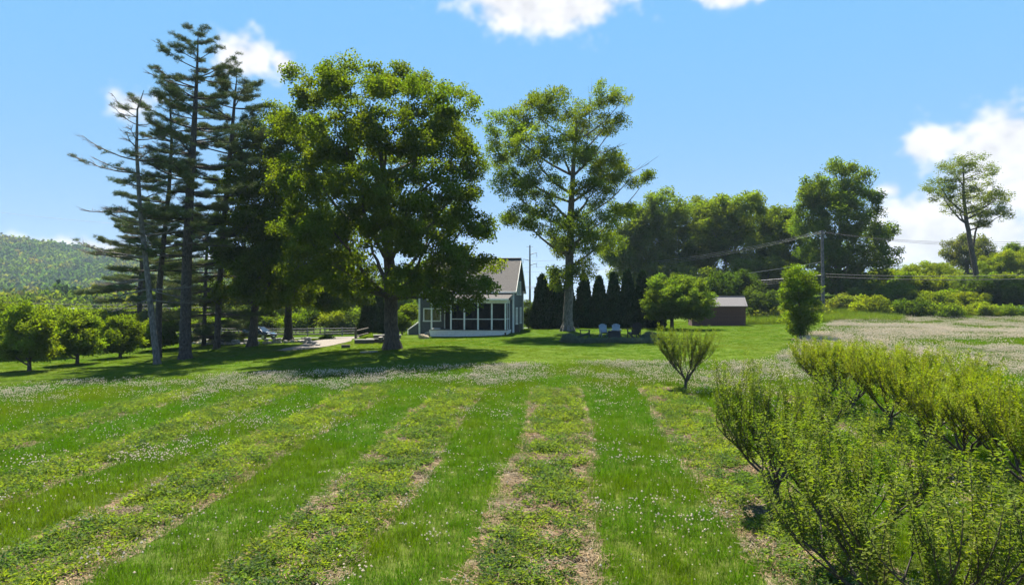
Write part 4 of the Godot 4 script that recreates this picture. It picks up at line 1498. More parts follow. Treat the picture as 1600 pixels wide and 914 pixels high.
# ---------------------------------------------------------------- car
func make_car() -> void:
	var g := G(405, 86.8)
	var c := thing("parked_car", "black hatchback parked by the stone wall behind a tree trunk", "car", Vector3(g.x, g.y + 0.06, g.z), deg_to_rad(-24.0))
	# x forward. sections: x, sill, shoulder height, half width, top height, half width at top
	var sec := [[-2.12, 0.42, 0.78, 0.62, 0.86, 0.5], [-2.05, 0.3, 0.85, 0.8, 0.98, 0.66], [-1.7, 0.24, 0.86, 0.87, 1.0, 0.74], [-0.6, 0.22, 0.82, 0.88, 0.96, 0.78], [0.6, 0.22, 0.8, 0.88, 0.93, 0.78], [1.1, 0.22, 0.78, 0.87, 0.9, 0.7], [1.75, 0.24, 0.7, 0.84, 0.78, 0.62], [2.05, 0.3, 0.58, 0.76, 0.66, 0.56], [2.16, 0.4, 0.5, 0.58, 0.56, 0.46]]
	var b := MB.new()
	for s in sec:
		var ring := [Vector2(-s[3] * 0.9, s[1]), Vector2(-s[3], (s[1] + s[2]) * 0.5), Vector2(-s[3] * 0.98, s[2]), Vector2(-s[5], s[4]), Vector2(0, s[4] + 0.02), Vector2(s[5], s[4]), Vector2(s[3] * 0.98, s[2]), Vector2(s[3], (s[1] + s[2]) * 0.5), Vector2(s[3] * 0.9, s[1])]
		for q in ring:
			b.vert(Vector3(s[0], q.y, q.x), Vector3(0, q.y - 0.6, q.x).normalized())
	for i in sec.size() - 1:
		for j in 8:
			var a := i * 9 + j
			b.idx.append_array(PackedInt32Array([a, a + 9, a + 1, a + 1, a + 9, a + 10]))
	for e in [0, sec.size() - 1]:
		for j in range(1, 8):
			var p0: Vector3 = b.v[e * 9]
			b.tri(p0, b.v[e * 9 + j], b.v[e * 9 + j + 1])
	part("body", b, M.paint_black, c)
	# cabin
	var low := [Vector3(1.05, 0.92, 0.7), Vector3(-2.0, 1.0, 0.66)]
	var up := [Vector3(0.2, 1.42, 0.54), Vector3(-1.55, 1.43, 0.5)]
	var roof := MB.new()
	roof.tube(PackedVector3Array([Vector3(0.22, 1.42, -0.53), Vector3(0.22, 1.42, 0.53)]), PackedFloat32Array([0.02, 0.02]), 5)
	for sg in [-1.0, 1.0]:
		var A := Vector3(0.22, 1.42, 0)
		roof.quad(Vector3(0.22, 1.455, 0), Vector3(-0.7, 1.5, 0), Vector3(-0.7, 1.45, sg * 0.55), Vector3(0.22, 1.42, sg * 0.54))
		roof.quad(Vector3(-0.7, 1.5, 0), Vector3(-1.6, 1.45, 0), Vector3(-1.6, 1.41, sg * 0.5), Vector3(-0.7, 1.45, sg * 0.55))
		for q in [[up[0], low[0]], [up[1], low[1]]]:
			line_tube(roof, Vector3(q[0].x, q[0].y, sg * q[0].z), Vector3(q[1].x, q[1].y, sg * q[1].z), 0.045, 5)
		line_tube(roof, Vector3(-0.45, 1.44, sg * 0.55), Vector3(-0.5, 0.94, sg * 0.78), 0.04, 5)
		line_tube(roof, Vector3(0.2, 1.42, sg * 0.54), Vector3(-1.58, 1.42, sg * 0.5), 0.03, 5)
	part("roof", roof, M.paint_black, c)
	var ws := MB.new()
	ws.quad(Vector3(1.06, 0.925, -0.68), Vector3(0.22, 1.42, -0.52), Vector3(0.22, 1.42, 0.52), Vector3(1.06, 0.925, 0.68))
	part("windscreen", ws, M.car_glass, c)
	var rw := MB.new()
	rw.quad(Vector3(-2.0, 1.0, -0.62), Vector3(-1.58, 1.41, -0.48), Vector3(-1.58, 1.41, 0.48), Vector3(-2.0, 1.0, 0.62))
	part("rear_window", rw, M.car_glass, c)
	for sg in [-1.0, 1.0]:
		var w1 := MB.new()
		w1.quad(Vector3(0.98, 0.93, sg * 0.715), Vector3(0.18, 1.41, sg * 0.545), Vector3(-0.44, 1.43, sg * 0.555), Vector3(-0.48, 0.95, sg * 0.77))
		part("side_window", w1, M.car_glass, c)
		var w2 := MB.new()
		w2.quad(Vector3(-0.52, 0.95, sg * 0.77), Vector3(-0.46, 1.43, sg * 0.555), Vector3(-1.55, 1.41, sg * 0.505), Vector3(-1.95, 1.0, sg * 0.68))
		part("side_window", w2, M.car_glass, c)
		var mi := MB.new()
		mi.obox(Transform3D(Basis.IDENTITY, Vector3(0.75, 1.0, sg * 0.9)), Vector3(0.12, 0.13, 0.2), 0.03)
		part("mirror", mi, M.paint_black, c)
		var hl := MB.new()
		hl.obox(Transform3D(Basis(Vector3.UP, -sg * 0.55), Vector3(1.98, 0.64, sg * 0.62)), Vector3(0.16, 0.13, 0.34), 0.04)
		part("headlight", hl, M.lamp_glass, c)
		var tl := MB.new()
		tl.obox(Transform3D(Basis.IDENTITY, Vector3(-2.03, 0.82, sg * 0.7)), Vector3(0.1, 0.22, 0.2), 0.03)
		part("tail_light", tl, M.lamp_red, c)
		for wx in [-1.35, 1.38]:
			var wh := Node3D.new()
			wh.name = "wheel"
			c.add_child(wh, true)
			wh.position = Vector3(wx, 0.31, sg * 0.78)
			var ty := MB.new()
			ty.tube(PackedVector3Array([Vector3(0, 0, -0.11), Vector3(0, 0, -0.09), Vector3(0, 0, 0.09), Vector3(0, 0, 0.11)]), PackedFloat32Array([0.27, 0.31, 0.31, 0.27]), 18)
			part("tyre", ty, M.tyre, wh)
			var ri := MB.new()
			ri.tube(PackedVector3Array([Vector3(0, 0, sg * 0.05), Vector3(0, 0, sg * 0.118)]), PackedFloat32Array([0.2, 0.2]), 14)
			part("rim", ri, M.rim, wh)
	var gr := MB.new()
	gr.obox(Transform3D(Basis.IDENTITY, Vector3(2.12, 0.5, 0)), Vector3(0.1, 0.14, 0.8), 0.02)
	part("grille", gr, M.tyre, c)
	var np := MB.new()
	np.obox(Transform3D(Basis.IDENTITY, Vector3(2.18, 0.38, 0)), Vector3(0.02, 0.12, 0.32), 0.0)
	part("number_plate", np, M.white, c)

# ---------------------------------------------------------------- fence, wall, steps
func make_fence() -> void:
	var a := Vector2(-52.0, 101.0)
	var b := Vector2(-18.5, 100.0)
	var f := thing("rail_fence", "weathered three-rail wooden fence along the far side of the road", "fence", on(a.x, a.y))
	var n := 15
	rng.seed = 61
	for i in n:
		var q := a.lerp(b, i / float(n - 1))
		var p := on(q.x, q.y) - f.position
		var m := MB.new()
		m.obox(Transform3D(Basis(Vector3(0, 0, 1), rng.randf_range(-0.04, 0.04)), p + Vector3(0, 0.5, 0)), Vector3(0.15, 1.35, 0.13), 0.015)
		part("post", m, M.wood_grey, f)
		if i < n - 1:
			var q2 := a.lerp(b, (i + 1) / float(n - 1))
			var p2 := on(q2.x, q2.y) - f.position
			for y in [0.32, 0.68, 1.04]:
				var r := MB.new()
				var s0 := p + Vector3(0, y + rng.randf_range(-0.03, 0.03), 0.08)
				var s1 := p2 + Vector3(0, y + rng.randf_range(-0.03, 0.03), 0.08)
				r.tube(PackedVector3Array([s0, s0.lerp(s1, 0.5) + Vector3(0, rng.randf_range(-0.03, 0.02), 0), s1]), PackedFloat32Array([0.05, 0.06, 0.05]), 6)
				part("rail", r, M.wood_grey, f)

func rock(mb: MB, at: Vector3, s: Vector3, turn: float) -> void:
	# a lumpy block: a coarse sphere pushed about
	var bs := Basis(Vector3.UP, turn) * Basis(Vector3.RIGHT, rng.randf_range(-0.2, 0.2))
	var pts: Array = []
	var R := 5
	var C := 7
	for i in R:
		var la := -PI / 2 + PI * i / (R - 1)
		for j in C:
			var lo := TAU * j / C
			var q := Vector3(cos(la) * cos(lo), sin(la), cos(la) * sin(lo))
			q = Vector3(sign(q.x) * pow(abs(q.x), 0.55), sign(q.y) * pow(abs(q.y), 0.6), sign(q.z) * pow(abs(q.z), 0.55)) * rng.randf_range(0.82, 1.08)
			if i == 0 or i == R - 1: q = Vector3(0, sin(la), 0) * 0.95
			pts.append(at + bs * (q * s * 0.5))
	for i in R - 1:
		for j in C:
			var a: Vector3 = pts[i * C + j]
			var b: Vector3 = pts[i * C + (j + 1) % C]
			var c: Vector3 = pts[(i + 1) * C + j]
			var d: Vector3 = pts[(i + 1) * C + (j + 1) % C]
			if i > 0: mb.tri(a, b, d)
			if i < R - 2: mb.tri(a, d, c)

func make_stones() -> void:
	rng.seed = 71
	var line: Array = []
	for k in [[300, 537.5], [345, 538.5], [372, 539], [400, 538.5], [440, 537], [470, 535], [492, 539]]:
		var gg := hit_ground(k[0], k[1])
		line.append(Vector2(gg.x, -gg.z))
	var w := thing("stone_wall", "low tumbled dry stone wall between the car and the lawn", "wall", on(line[0].x, line[0].y))
	for i in line.size() - 1:
		var n := int(line[i].distance_to(line[i + 1]) / 0.5)
		for j in n:
			var q: Vector2 = line[i].lerp(line[i + 1], (j + rng.randf()) / n)
			var lay := 1 + (1 if rng.randf() < 0.4 else 0)
			for k in lay:
				var s := Vector3(rng.randf_range(0.4, 0.85), rng.randf_range(0.22, 0.38), rng.randf_range(0.35, 0.6)) * (1.0 - 0.12 * k)
				var m := MB.new()
				rock(m, on(q.x, q.y + rng.randf_range(-0.1, 0.1), 0.12 + k * 0.27) - w.position, s, rng.randf() * 3.0)
				part("stone", m, M.stone if rng.randf() < 0.85 else M.stone_tan, w)
	var spots := [[316, 529.5, 0.9, "pale boulder in the grass beyond the road at the fence's left"], [362, 525.5, 0.75, "pale boulder on the verge left of the black car"], [563, 541, 0.5, ""], [662, 529, 0.7, "tan boulder lying beside the porch's left end"], [672, 525, 0.8, "grey boulder against the porch skirt's left corner"], [496, 541, 0.45, "rounded stone at the end of the stone wall by the drive"]]
	for k in spots:
		if k[3] == "": continue
		var g := hit_ground(k[0], k[1])
		var m := MB.new()
		rock(m, Vector3(0, k[2] * 0.2, 0), Vector3(k[2] * 1.5, k[2] * 0.65, k[2]), rng.randf() * 3.0)
		var o := part(numbered("boulder"), m, M.stone_tan if k[0] > 600 and k[0] < 668 else M.stone, self)
		o.position = g
		tag(o, k[3], "rock", "loose boulders")
	for k in [[571, 551, "flat flagstone in the grass, nearer the drive"], [583, 550.5, "flat flagstone in the grass, nearer the big maple trunk"]]:
		var g := hit_ground(k[0], k[1])
		var m := MB.new()
		rock(m, Vector3(0, 0.03, 0), Vector3(0.75, 0.12, 0.5), 0.3)
		var o := part(numbered("flagstone"), m, M.stone, self)
		o.position = g
		tag(o, k[2], "stone", "flagstones near the maple")

func make_steps() -> void:
	# timber-edged bed with a post and rails left of the big maple
	var g := hit_ground(573, 537)
	var b := thing("timber_planter", "dark timber-edged raised bed of green plants beside the drive", "raised bed", g)
	for k in [[Vector3(-0.2, 0.16, 0.0), 1.5, 0.0], [Vector3(1.2, 0.2, -0.6), 2.6, 0.0], [Vector3(1.5, 0.5, -0.9), 2.2, 0.0], [Vector3(1.1, 0.36, -0.25), 0.0, 2.0]]:
		var m := MB.new()
		m.obox(Transform3D(Basis(Vector3.UP, 0.08), k[0]), Vector3(max(k[1], 0.2), 0.3, max(k[2], 0.22)), 0.03)
		part("timber", m, M.wood_dark, b)
		var m2 := MB.new()
		m2.obox(Transform3D(Basis(Vector3.UP, 0.08), k[0] + Vector3(0, 0.17, 0)), Vector3(max(k[1], 0.2) + 0.1, 0.05, max(k[2], 0.22) + 0.08), 0.01)
		part("cap_board", m2, M.cap if k[1] > 0 else M.wood_grey, b)
	var p := hit_ground(555.5, 536)
	var r := thing("gate_post_rail", "short dark wooden post with two rails at the drive's edge", "fence", p)
	var m := MB.new()
	m.obox(Transform3D(Basis.IDENTITY, Vector3(0, 0.6, 0)), Vector3(0.17, 1.35, 0.17), 0.02)
	part("post", m, M.wood_dark, r)
	for y in [0.55, 1.0]:
		var m2 := MB.new()
		line_tube(m2, Vector3(0.05, y, -0.1), Vector3(0.55, y + 0.15, -2.4), 0.06, 6)
		part("rail", m2, M.wood_dark, r)
	var bl := hit_ground(540, 544)
	var m3 := MB.new()
	m3.obox(Transform3D(Basis(Vector3.UP, 0.1), Vector3(0, 0.1, 0)), Vector3(0.62, 0.24, 0.25), 0.02)
	m3.obox(Transform3D(Basis(Vector3.UP, 0.1), Vector3(0, 0.24, 0)), Vector3(0.68, 0.04, 0.3), 0.01)
	var o := part("timber_block", m3, M.wood_dark, self)
	o.position = bl
	tag(o, "short dark timber block on the grass by the drive", "timber")

# ---------------------------------------------------------------- garden seats
func adirondack(label: String, at: Vector3, turn: float, m: Material, sc := 1.0) -> void:
	# faces +z; slatted seat and fan back
	var c := thing("adirondack_chair", label, "chair", at, turn, "chairs round the fire table")
	c.scale = Vector3(sc, sc, sc)
	for k in 5:
		var s := MB.new()
		var z := 0.28 - k * 0.12
		s.obox(Transform3D(Basis(Vector3.RIGHT, -0.2), Vector3(0, 0.38 - k * 0.028, z)), Vector3(0.54, 0.025, 0.11), 0.006)
		part("seat_slat", s, m, c)
	for k in 6:
		var s := MB.new()
		var u := (k - 2.5)
		var hh := 0.86 - 0.035 * u * u * 0.5
		var bs := Basis(Vector3.RIGHT, -0.42) * Basis(Vector3.BACK, -u * 0.035)
		s.obox(Transform3D(bs, Vector3(u * 0.1, 0.26 + hh * 0.5 * 0.91, -0.24 - hh * 0.5 * 0.41)), Vector3(0.092, hh, 0.022), 0.006)
		part("back_slat", s, m, c)
	for sx in [-0.31, 0.31]:
		var l := MB.new()
		l.obox(Transform3D(Basis.IDENTITY, Vector3(sx, 0.29, 0.33)), Vector3(0.035, 0.58, 0.12), 0.006)
		part("front_leg", l, m, c)
		var r := MB.new()
		r.obox(Transform3D(Basis(Vector3.RIGHT, -0.34), Vector3(sx * 0.92, 0.21, -0.12)), Vector3(0.03, 0.12, 1.0), 0.006)
		part("rear_leg", r, m, c)
		var a := MB.new()
		a.obox(Transform3D(Basis.IDENTITY, Vector3(sx * 1.12, 0.595, 0.02)), Vector3(0.15, 0.028, 0.82), 0.01)
		part("arm", a, m, c)
		var ss := MB.new()
		ss.obox(Transform3D(Basis.IDENTITY, Vector3(sx, 0.3, -0.33)), Vector3(0.035, 0.57, 0.06), 0.006)
		part("arm_support", ss, m, c)
	var cr := MB.new()
	cr.obox(Transform3D(Basis(Vector3.RIGHT, -0.42), Vector3(0, 0.72, -0.475)), Vector3(0.6, 0.07, 0.03), 0.006)
	part("back_rail", cr, m, c)

func make_seats() -> void:
	adirondack("dark green slatted garden chair seen side-on by the maple trunk", hit_ground(914, 528), PI / 2 - 0.1, M.chair_green, 1.06)
	adirondack("blue-grey slatted chair facing the field, clear of the fire table", hit_ground(944.5, 526.5), 0.15, M.chair_blue, 1.02)
	adirondack("blue-grey slatted chair half hidden behind the dark fire table", hit_ground(963, 526.3), -0.1, M.chair_blue, 1.02)
	adirondack("large black slatted chair seen from behind beside the low shrubs", hit_ground(991, 528.5), PI + 0.25, M.chair_dark, 1.22)
	var g := hit_ground(960, 528.5)
	var t := thing("fire_table", "low square black fire table among the garden chairs", "fire pit", g)
	for k in 4:
		var m := MB.new()
		var a := k * PI / 2
		m.obox(Transform3D(Basis(Vector3.UP, a), Basis(Vector3.UP, a) * Vector3(0, 0.28, 0.44)), Vector3(0.86, 0.5, 0.03), 0.008)
		part("side_panel", m, M.chair_dark, t)
	for k in 5:
		var m := MB.new()
		m.obox(Transform3D(Basis.IDENTITY, Vector3(-0.44 + k * 0.22, 0.57, 0)), Vector3(0.212, 0.04, 1.1), 0.008)
		part("top_slat", m, M.chair_dark, t)
	var bw := MB.new()
	bw.tube(PackedVector3Array([Vector3(0, 0.59, 0), Vector3(0, 0.63, 0)]), PackedFloat32Array([0.24, 0.27]), 14)
	part("burner_bowl", bw, M.metal_dark, t)
	# the low clipped row in front
	var xs := [896, 908, 921, 934, 947, 960, 973, 986, 999, 1012]
	var say := ["first from the maple's side", "second from the maple's side", "third from the maple's side", "fourth from the maple's side", "below the nearer blue chair", "below the fire table", "just right of the fire table", "below the black chair", "third from the row's right end", "second from the row's right end"]
	for i in xs.size():
		low_shrub("grey-green lavender mound in the edging row, " + say[i], hit_ground(xs[i], 536.0 + 0.4 * sin(i)), 0.42, 0.42, i)
	low_shrub("large grey-green shrub mound closing the row by the black chair", hit_ground(1016, 532.5), 0.85, 0.75, 20)
	low_shrub("large dark grey-green shrub mound closing the row by the maple", hit_ground(889, 535.5), 0.8, 0.7, 21)
	low_shrub("smallest grey-green mound at the row's outer end, in the sun", hit_ground(1024, 536.5), 0.35, 0.4, 22)

func low_shrub(label: String, at: Vector3, h: float, r: float, sd: int) -> void:
	rng.seed = 300 + sd
	var t := thing("lavender_bush", label, "shrub", at, 0.0, "edging shrubs in front of the chairs")
	var wood := MB.new()
	for k in 6:
		var a := rng.randf() * TAU
		wood.tube(PackedVector3Array([Vector3(0, -0.05, 0), Vector3(cos(a) * r * 0.5, h * 0.6, sin(a) * r * 0.5)]), PackedFloat32Array([0.02, 0.008]), 4)
	part("stem", wood, M.bark, t)
	var xf: Array = []
	var co: Array = []
	for k in int(170 * r * h / 0.3):
		var q := rdir()
		q.y = abs(q.y)
		var rr := rng.randf_range(0.55, 1.0)
		xf.append(leaf_xf(Vector3(q.x * r * rr, q.y * h * 0.75 * rr, q.z * r * rr), 0.5, rng.randf_range(0.6, 1.0)))
		co.append(vary(Color(0.11, 0.15, 0.11), 0.2))
	scatter("foliage", LM.lavender, M.needle, xf, co, t)

# ---------------------------------------------------------------- poles and wires
func wire(label: String, a: Vector3, b: Vector3, sag: float, r: float, m: Material) -> void:
	var o := MB.new()
	var p := PackedVector3Array()
	var rr := PackedFloat32Array()
	for i in 25:
		var f := i / 24.0
		p.append(a.lerp(b, f) - Vector3(0, sag * 4.0 * f * (1.0 - f), 0)); rr.append(r)
	o.tube(p, rr, 4)
	var w := part(numbered("power_line"), o, m, self)
	tag(w, label, "cable", "overhead wires")

func make_poles() -> void:
	# roadside wooden pole on the right
	var g := G(1287, 96)
	var top := P(1285, 360, 96).y
	var u := thing("utility_pole", "grey wooden utility pole with wires in front of the dark trees", "utility pole", g)
	var m := MB.new()
	m.tube(PackedVector3Array([Vector3(0, -0.2, 0), Vector3(-0.1, top - g.y, 0)]), PackedFloat32Array([0.24, 0.18]), 10)
	part("pole", m, M.bark_grey, u)
	var H := top - g.y
	var ca := MB.new()
	ca.obox(Transform3D(Basis(Vector3.UP, 0.9), Vector3(-0.1, H - 0.35, 0)), Vector3(2.2, 0.12, 0.1), 0.01)
	part("crossarm", ca, M.wood_grey, u)
	var tops: Array = []
	for k in 3:
		var q := Basis(Vector3.UP, 0.9) * Vector3(-0.95 + k * 0.95, 0.18, 0) + Vector3(-0.1, H - 0.35, 0)
		var ins := MB.new()
		ins.tube(PackedVector3Array([q - Vector3(0, 0.14, 0), q, q + Vector3(0, 0.05, 0)]), PackedFloat32Array([0.04, 0.06, 0.03]), 7)
		part("insulator", ins, M.porcelain, u)
		tops.append(q + g)
	var far := P(880, 416, 152)
	var nm := ["uppermost", "middle", "lowest"]
	for k in 3:
		wire("%s of the three pale high wires left of the roadside pole" % nm[k], tops[k], far + Vector3(-0.5 + k * 0.5, 0.5 - 0.5 * k, k * 0.8), 1.6, 0.015, M.wire_pale)
		wire("%s of the three thin high wires right of the roadside pole" % nm[k], tops[k], P(1700, 376, 80) + Vector3(0, 0.3 - 0.35 * k, k * 0.6), 0.9, 0.018, M.wire)
	wire("single thin wire below the high bundle, left of the roadside pole", g + Vector3(0, H * 0.62, 0.2), P(900, 440, 150), 1.2, 0.025, M.wire_pale)
	for k in 3:
		wire("%s of the low service wires left of the roadside pole" % nm[k], g + Vector3(0, H * 0.46 - 0.22 * k, 0.2), P(1020, 436 + 5 * k, 135), 0.7, 0.025, M.wire_pale if k == 0 else M.wire)
	for k in 2:
		wire(["upper", "lower"][k] + " dark cable across the brushy bank", g + Vector3(0, H * 0.47 - 0.35 * k, 0.2), P(1720, 425 + 7 * k, 82), 0.4, 0.04, M.wire)
	# tall steel pole behind the house
	var d := 150.0
	var b := G(828, d)
	var tt := P(828, 383, d).y - b.y
	var t := thing("transmission_pole", "tall thin dark steel power pole with angled arms beyond the house", "utility pole", b)
	var tm := MB.new()
	tm.tube(PackedVector3Array([Vector3(0, -0.3, 0), Vector3(0, tt, 0)]), PackedFloat32Array([0.26, 0.13]), 10)
	part("pole", tm, M.steel, t)
	for k in [[1.0, 2.0, 0.8], [-1.0, 3.2, 0.6], [1.0, 4.2, 0.9]]:
		var am := MB.new()
		var s := Vector3(0, tt - k[1], 0)
		var e := s + Vector3(k[0] * 1.4, k[2] * 0.5, 0.2)
		am.tube(PackedVector3Array([s, s.lerp(e, 0.5) + Vector3(0, 0.06, 0), e]), PackedFloat32Array([0.08, 0.065, 0.05]), 6)
		part("arm", am, M.steel, t)
		var is2 := MB.new()
		is2.tube(PackedVector3Array([e, e - Vector3(0, 0.9, 0)]), PackedFloat32Array([0.05, 0.05]), 6)
		part("insulator", is2, M.porcelain, t)
		var from := b + e - Vector3(0, 0.9, 0)
		wire(["lower right", "left", "upper right"][0 if k[1] > 4.0 else (1 if k[0] < 0 else 2)] + " high-voltage wire from the tall steel pole", from + Vector3(-60, -1.0, -6), from + Vector3(60, 2.0, 14), 1.5, 0.016, M.wire)
	var tb := MB.new()
	tb.tube(PackedVector3Array([Vector3(-0.7, tt - 0.35, 0), Vector3(0.7, tt - 0.35, 0)]), PackedFloat32Array([0.03, 0.03]), 5)
	part("arm", tb, M.steel, t)
	for k in 2:
		wire(["upper", "lower"][k] + " road cable crossing the sky right of the house", P(700, 447 + 2.5 * k, 130), P(1010, 446 + 2.5 * k, 130), 0.15, 0.035, M.wire)
	for k in 2:
		wire(["upper", "lower"][k] + " dark cable in front of the wooded hill at the left", P(-120, 466 + 5 * k, 96), P(330, 474 + 6 * k, 104), 0.5, 0.035, M.wire)
	wire("faint high wire crossing the sky left of the pines", P(-80, 322, 120), P(420, 360, 128), 0.8, 0.018, M.wire_pale)

# ---------------------------------------------------------------- far land
func make_far() -> void:
	# wooded hill beyond the valley, falling to the right
	var mb := MB.new()
	var prof := [[-2600, 86.0], [-1500, 92.0], [-1000, 92.0], [-700, 82.0], [-620, 72.0], [-540, 60.0], [-450, 52.0], [-350, 42.0], [-200, 30.0], [-60, 14.0], [60, 4.0], [400, 0.0], [2600, 0.0]]
	var hh := func(x: float) -> float:
		for i in prof.size() - 1:
			if x >= prof[i][0] and x <= prof[i + 1][0]:
				return lerpf(prof[i][1], prof[i + 1][1], smoothstep(prof[i][0], prof[i + 1][0], x))
		return 0.0
	var hill := func(x: float, d: float) -> float:
		var r: float = hh.call(x)
		var f: float = smoothstep(560.0, 1000.0, d)
		return -3.0 + (r - 4.0) * f + nz.get_noise_2d(x * 0.12, d * 0.12) * 9.0 * f
	var nx := 0
	var d := 540.0
	var xs: Array = []
	var x := -2000.0
	while x <= 400.0:
		xs.append(x); x += 40.0
	nx = xs.size()
	var nd := 0
	while d <= 1060.0:
		for q in xs:
			mb.vert(Vector3(q, hill.call(q, d), -d), Vector3.UP)
		nd += 1
		d += 26.0
	for j in nd - 1:
		for i in nx - 1:
			var a := j * nx + i
			mb.idx.append_array(PackedInt32Array([a, a + nx, a + 1, a + 1, a + nx, a + nx + 1]))
	for c in mb.c.size(): mb.c[c] = Color(0.05, 0.075, 0.025)
	struct("hill", mb, M.ground)
	# crowns of the wood
	rng.seed = 500
	var cm := MB.new()
	for i in 170:
		var q := rdir()
		if q.y < -0.35: q.y = -q.y
		var p := q * Vector3(1, 1.0, 1) * rng.randf_range(0.72, 1.05) * (1.0 + 0.18 * sin(q.x * 5.0 + q.z * 4.0))
		var vv := rng.randf_range(0.7, 1.3)
		cm.col = Color(vv, vv, vv)
		add_leaf(cm, p, (rdir() - Vector3(0, 0.3, 0)).normalized(), (q + rdir() * 0.6).normalized(), 0.42, 0.36)
	var crown := cm.mesh()
	var xf: Array = []
	var co: Array = []
	for i in 6500:
		var dd := rng.randf_range(560, 1045)
		var px := rng.randf_range(-120, 720)
		var xx := (px - 800.0) / F * dd
		var hy: float = hill.call(xx, dd)
		if hy < -2.5 and rng.randf() < 0.3: continue
		var s := rng.randf_range(5.5, 10.0)
		var b := Basis(Vector3.UP, rng.randf() * TAU).scaled(Vector3(s, s * rng.randf_range(0.9, 1.3), s))
		xf.append(Transform3D(b, Vector3(xx, hy + s * 0.6, -dd)))
		var k := nz.get_noise_2d(xx * 0.35, dd * 0.35)
		var c := Color(0.085, 0.125, 0.032)
		var u := rng.randf()
		if u < 0.16: c = Color(0.13, 0.13, 0.045)
		elif u < 0.45: c = Color(0.06, 0.1, 0.03)
		elif u < 0.5: c = Color(0.13, 0.11, 0.055)
		if k < -0.15: c = Color(0.04, 0.075, 0.03)
		co.append(vary(c, 0.2))
	tag(scatter("hill_forest", crown, M.leaf, xf, co, self), "spring woodland covering the far hill at the left", "forest")
	# valley trees before the hill
	xf = []; co = []
	for i in 900:
		var dd := rng.randf_range(210, 470)
		var px := rng.randf_range(-120, 640)
		var xx := (px - 800.0) / F * dd
		var s := rng.randf_range(2.8, 5.2)
		if dd < 260: s *= 0.8
		var b := Basis(Vector3.UP, rng.randf() * TAU).scaled(Vector3(s, s * rng.randf_range(0.9, 1.5), s))
		xf.append(Transform3D(b, Vector3(xx, -1.6 + s * 0.7, -dd)))
		var u := rng.randf()
		co.append(vary(Color(0.11, 0.15, 0.03) if u < 0.6 else (Color(0.035, 0.065, 0.035) if u < 0.8 else Color(0.15, 0.15, 0.045)), 0.2))
	tag(scatter("valley_woodland", crown, M.leaf, xf, co, self), "mixed valley woodland below the far hill", "forest")
	xf = []; co = []
	for i in 260:
		var dd := rng.randf_range(380, 520)
		var px := rng.randf_range(560, 1250)
		var xx := (px - 800.0) / F * dd
		var s := rng.randf_range(1.8, 3.4)
		xf.append(Transform3D(Basis(Vector3.UP, rng.randf() * TAU).scaled(Vector3(s * 1.4, s, s)), Vector3(xx, -1.0 + s * 0.3, -dd)))
		co.append(vary(Color(0.1, 0.14, 0.035), 0.2))
	tag(scatter("distant_hedgerow", crown, M.leaf, xf, co, self), "low distant hedgerow on the skyline behind the house", "hedge")
	# long farm building among the valley trees
	var g := P(93, 486, 205)
	var f := thing("farm_building", "long pale-roofed farm building showing over the left orchard", "building", Vector3(g.x, -1.9, g.z), 0.2)
	var w := MB.new()
	w.box(Vector3(-4.4, 0, -2.5), Vector3(4.4, g.y + 1.5, 2.5))
	part("wall", w, M.barn, f)
	var r := MB.new()
	var e := g.y + 1.5
	r.quad(Vector3(-4.7, e - 0.1, 2.9), Vector3(4.7, e - 0.1, 2.9), Vector3(4.7, e + 1.3, 0), Vector3(-4.7, e + 1.3, 0))
	r.quad(Vector3(-4.7, e - 0.1, -2.9), Vector3(-4.7, e + 1.3, 0), Vector3(4.7, e + 1.3, 0), Vector3(4.7, e - 0.1, -2.9))
	part("roof", r, M.tin, f)

func shrub(called: String, label: String, px: float, py: float, rx: float, ry: float, d: float, tint: Color, o := {}) -> void:
	# a bush of a few lobes standing on the land; py is its middle
	var lobes: Array = []
	rng.seed = int(px * 13 + py)
	var rz := rx * d / F * 0.9
	var n: int = o.get("lobes", 5)
	for i in n:
		var a := TAU * i / n + rng.randf() * 0.8
		lobes.append([px + cos(a) * rx * 0.5, py + sin(a) * ry * 0.42, rx * rng.randf_range(0.45, 0.62), ry * rng.randf_range(0.48, 0.65), rng.randf_range(-0.5, 0.5) * rz, rz * 0.6])
	var oo := {"mesh": LM.back, "tint": tint, "spray": 0.75, "per": 6, "sides": 6, "limb_from": 0.1, "density": 1.0, "seed": int(px * 3 + py * 5), "leaf_scale": 0.75}
	oo.merge(o, true)
	broad_tree(called, label, "shrub" if called != "broadleaf_tree" else "tree", o.get("group", "shrubs on the bank"), d, [[px, 500, 0.09], [px, py + ry * 0.55, 0.07], [px, py, 0.04]], lobes, oo)

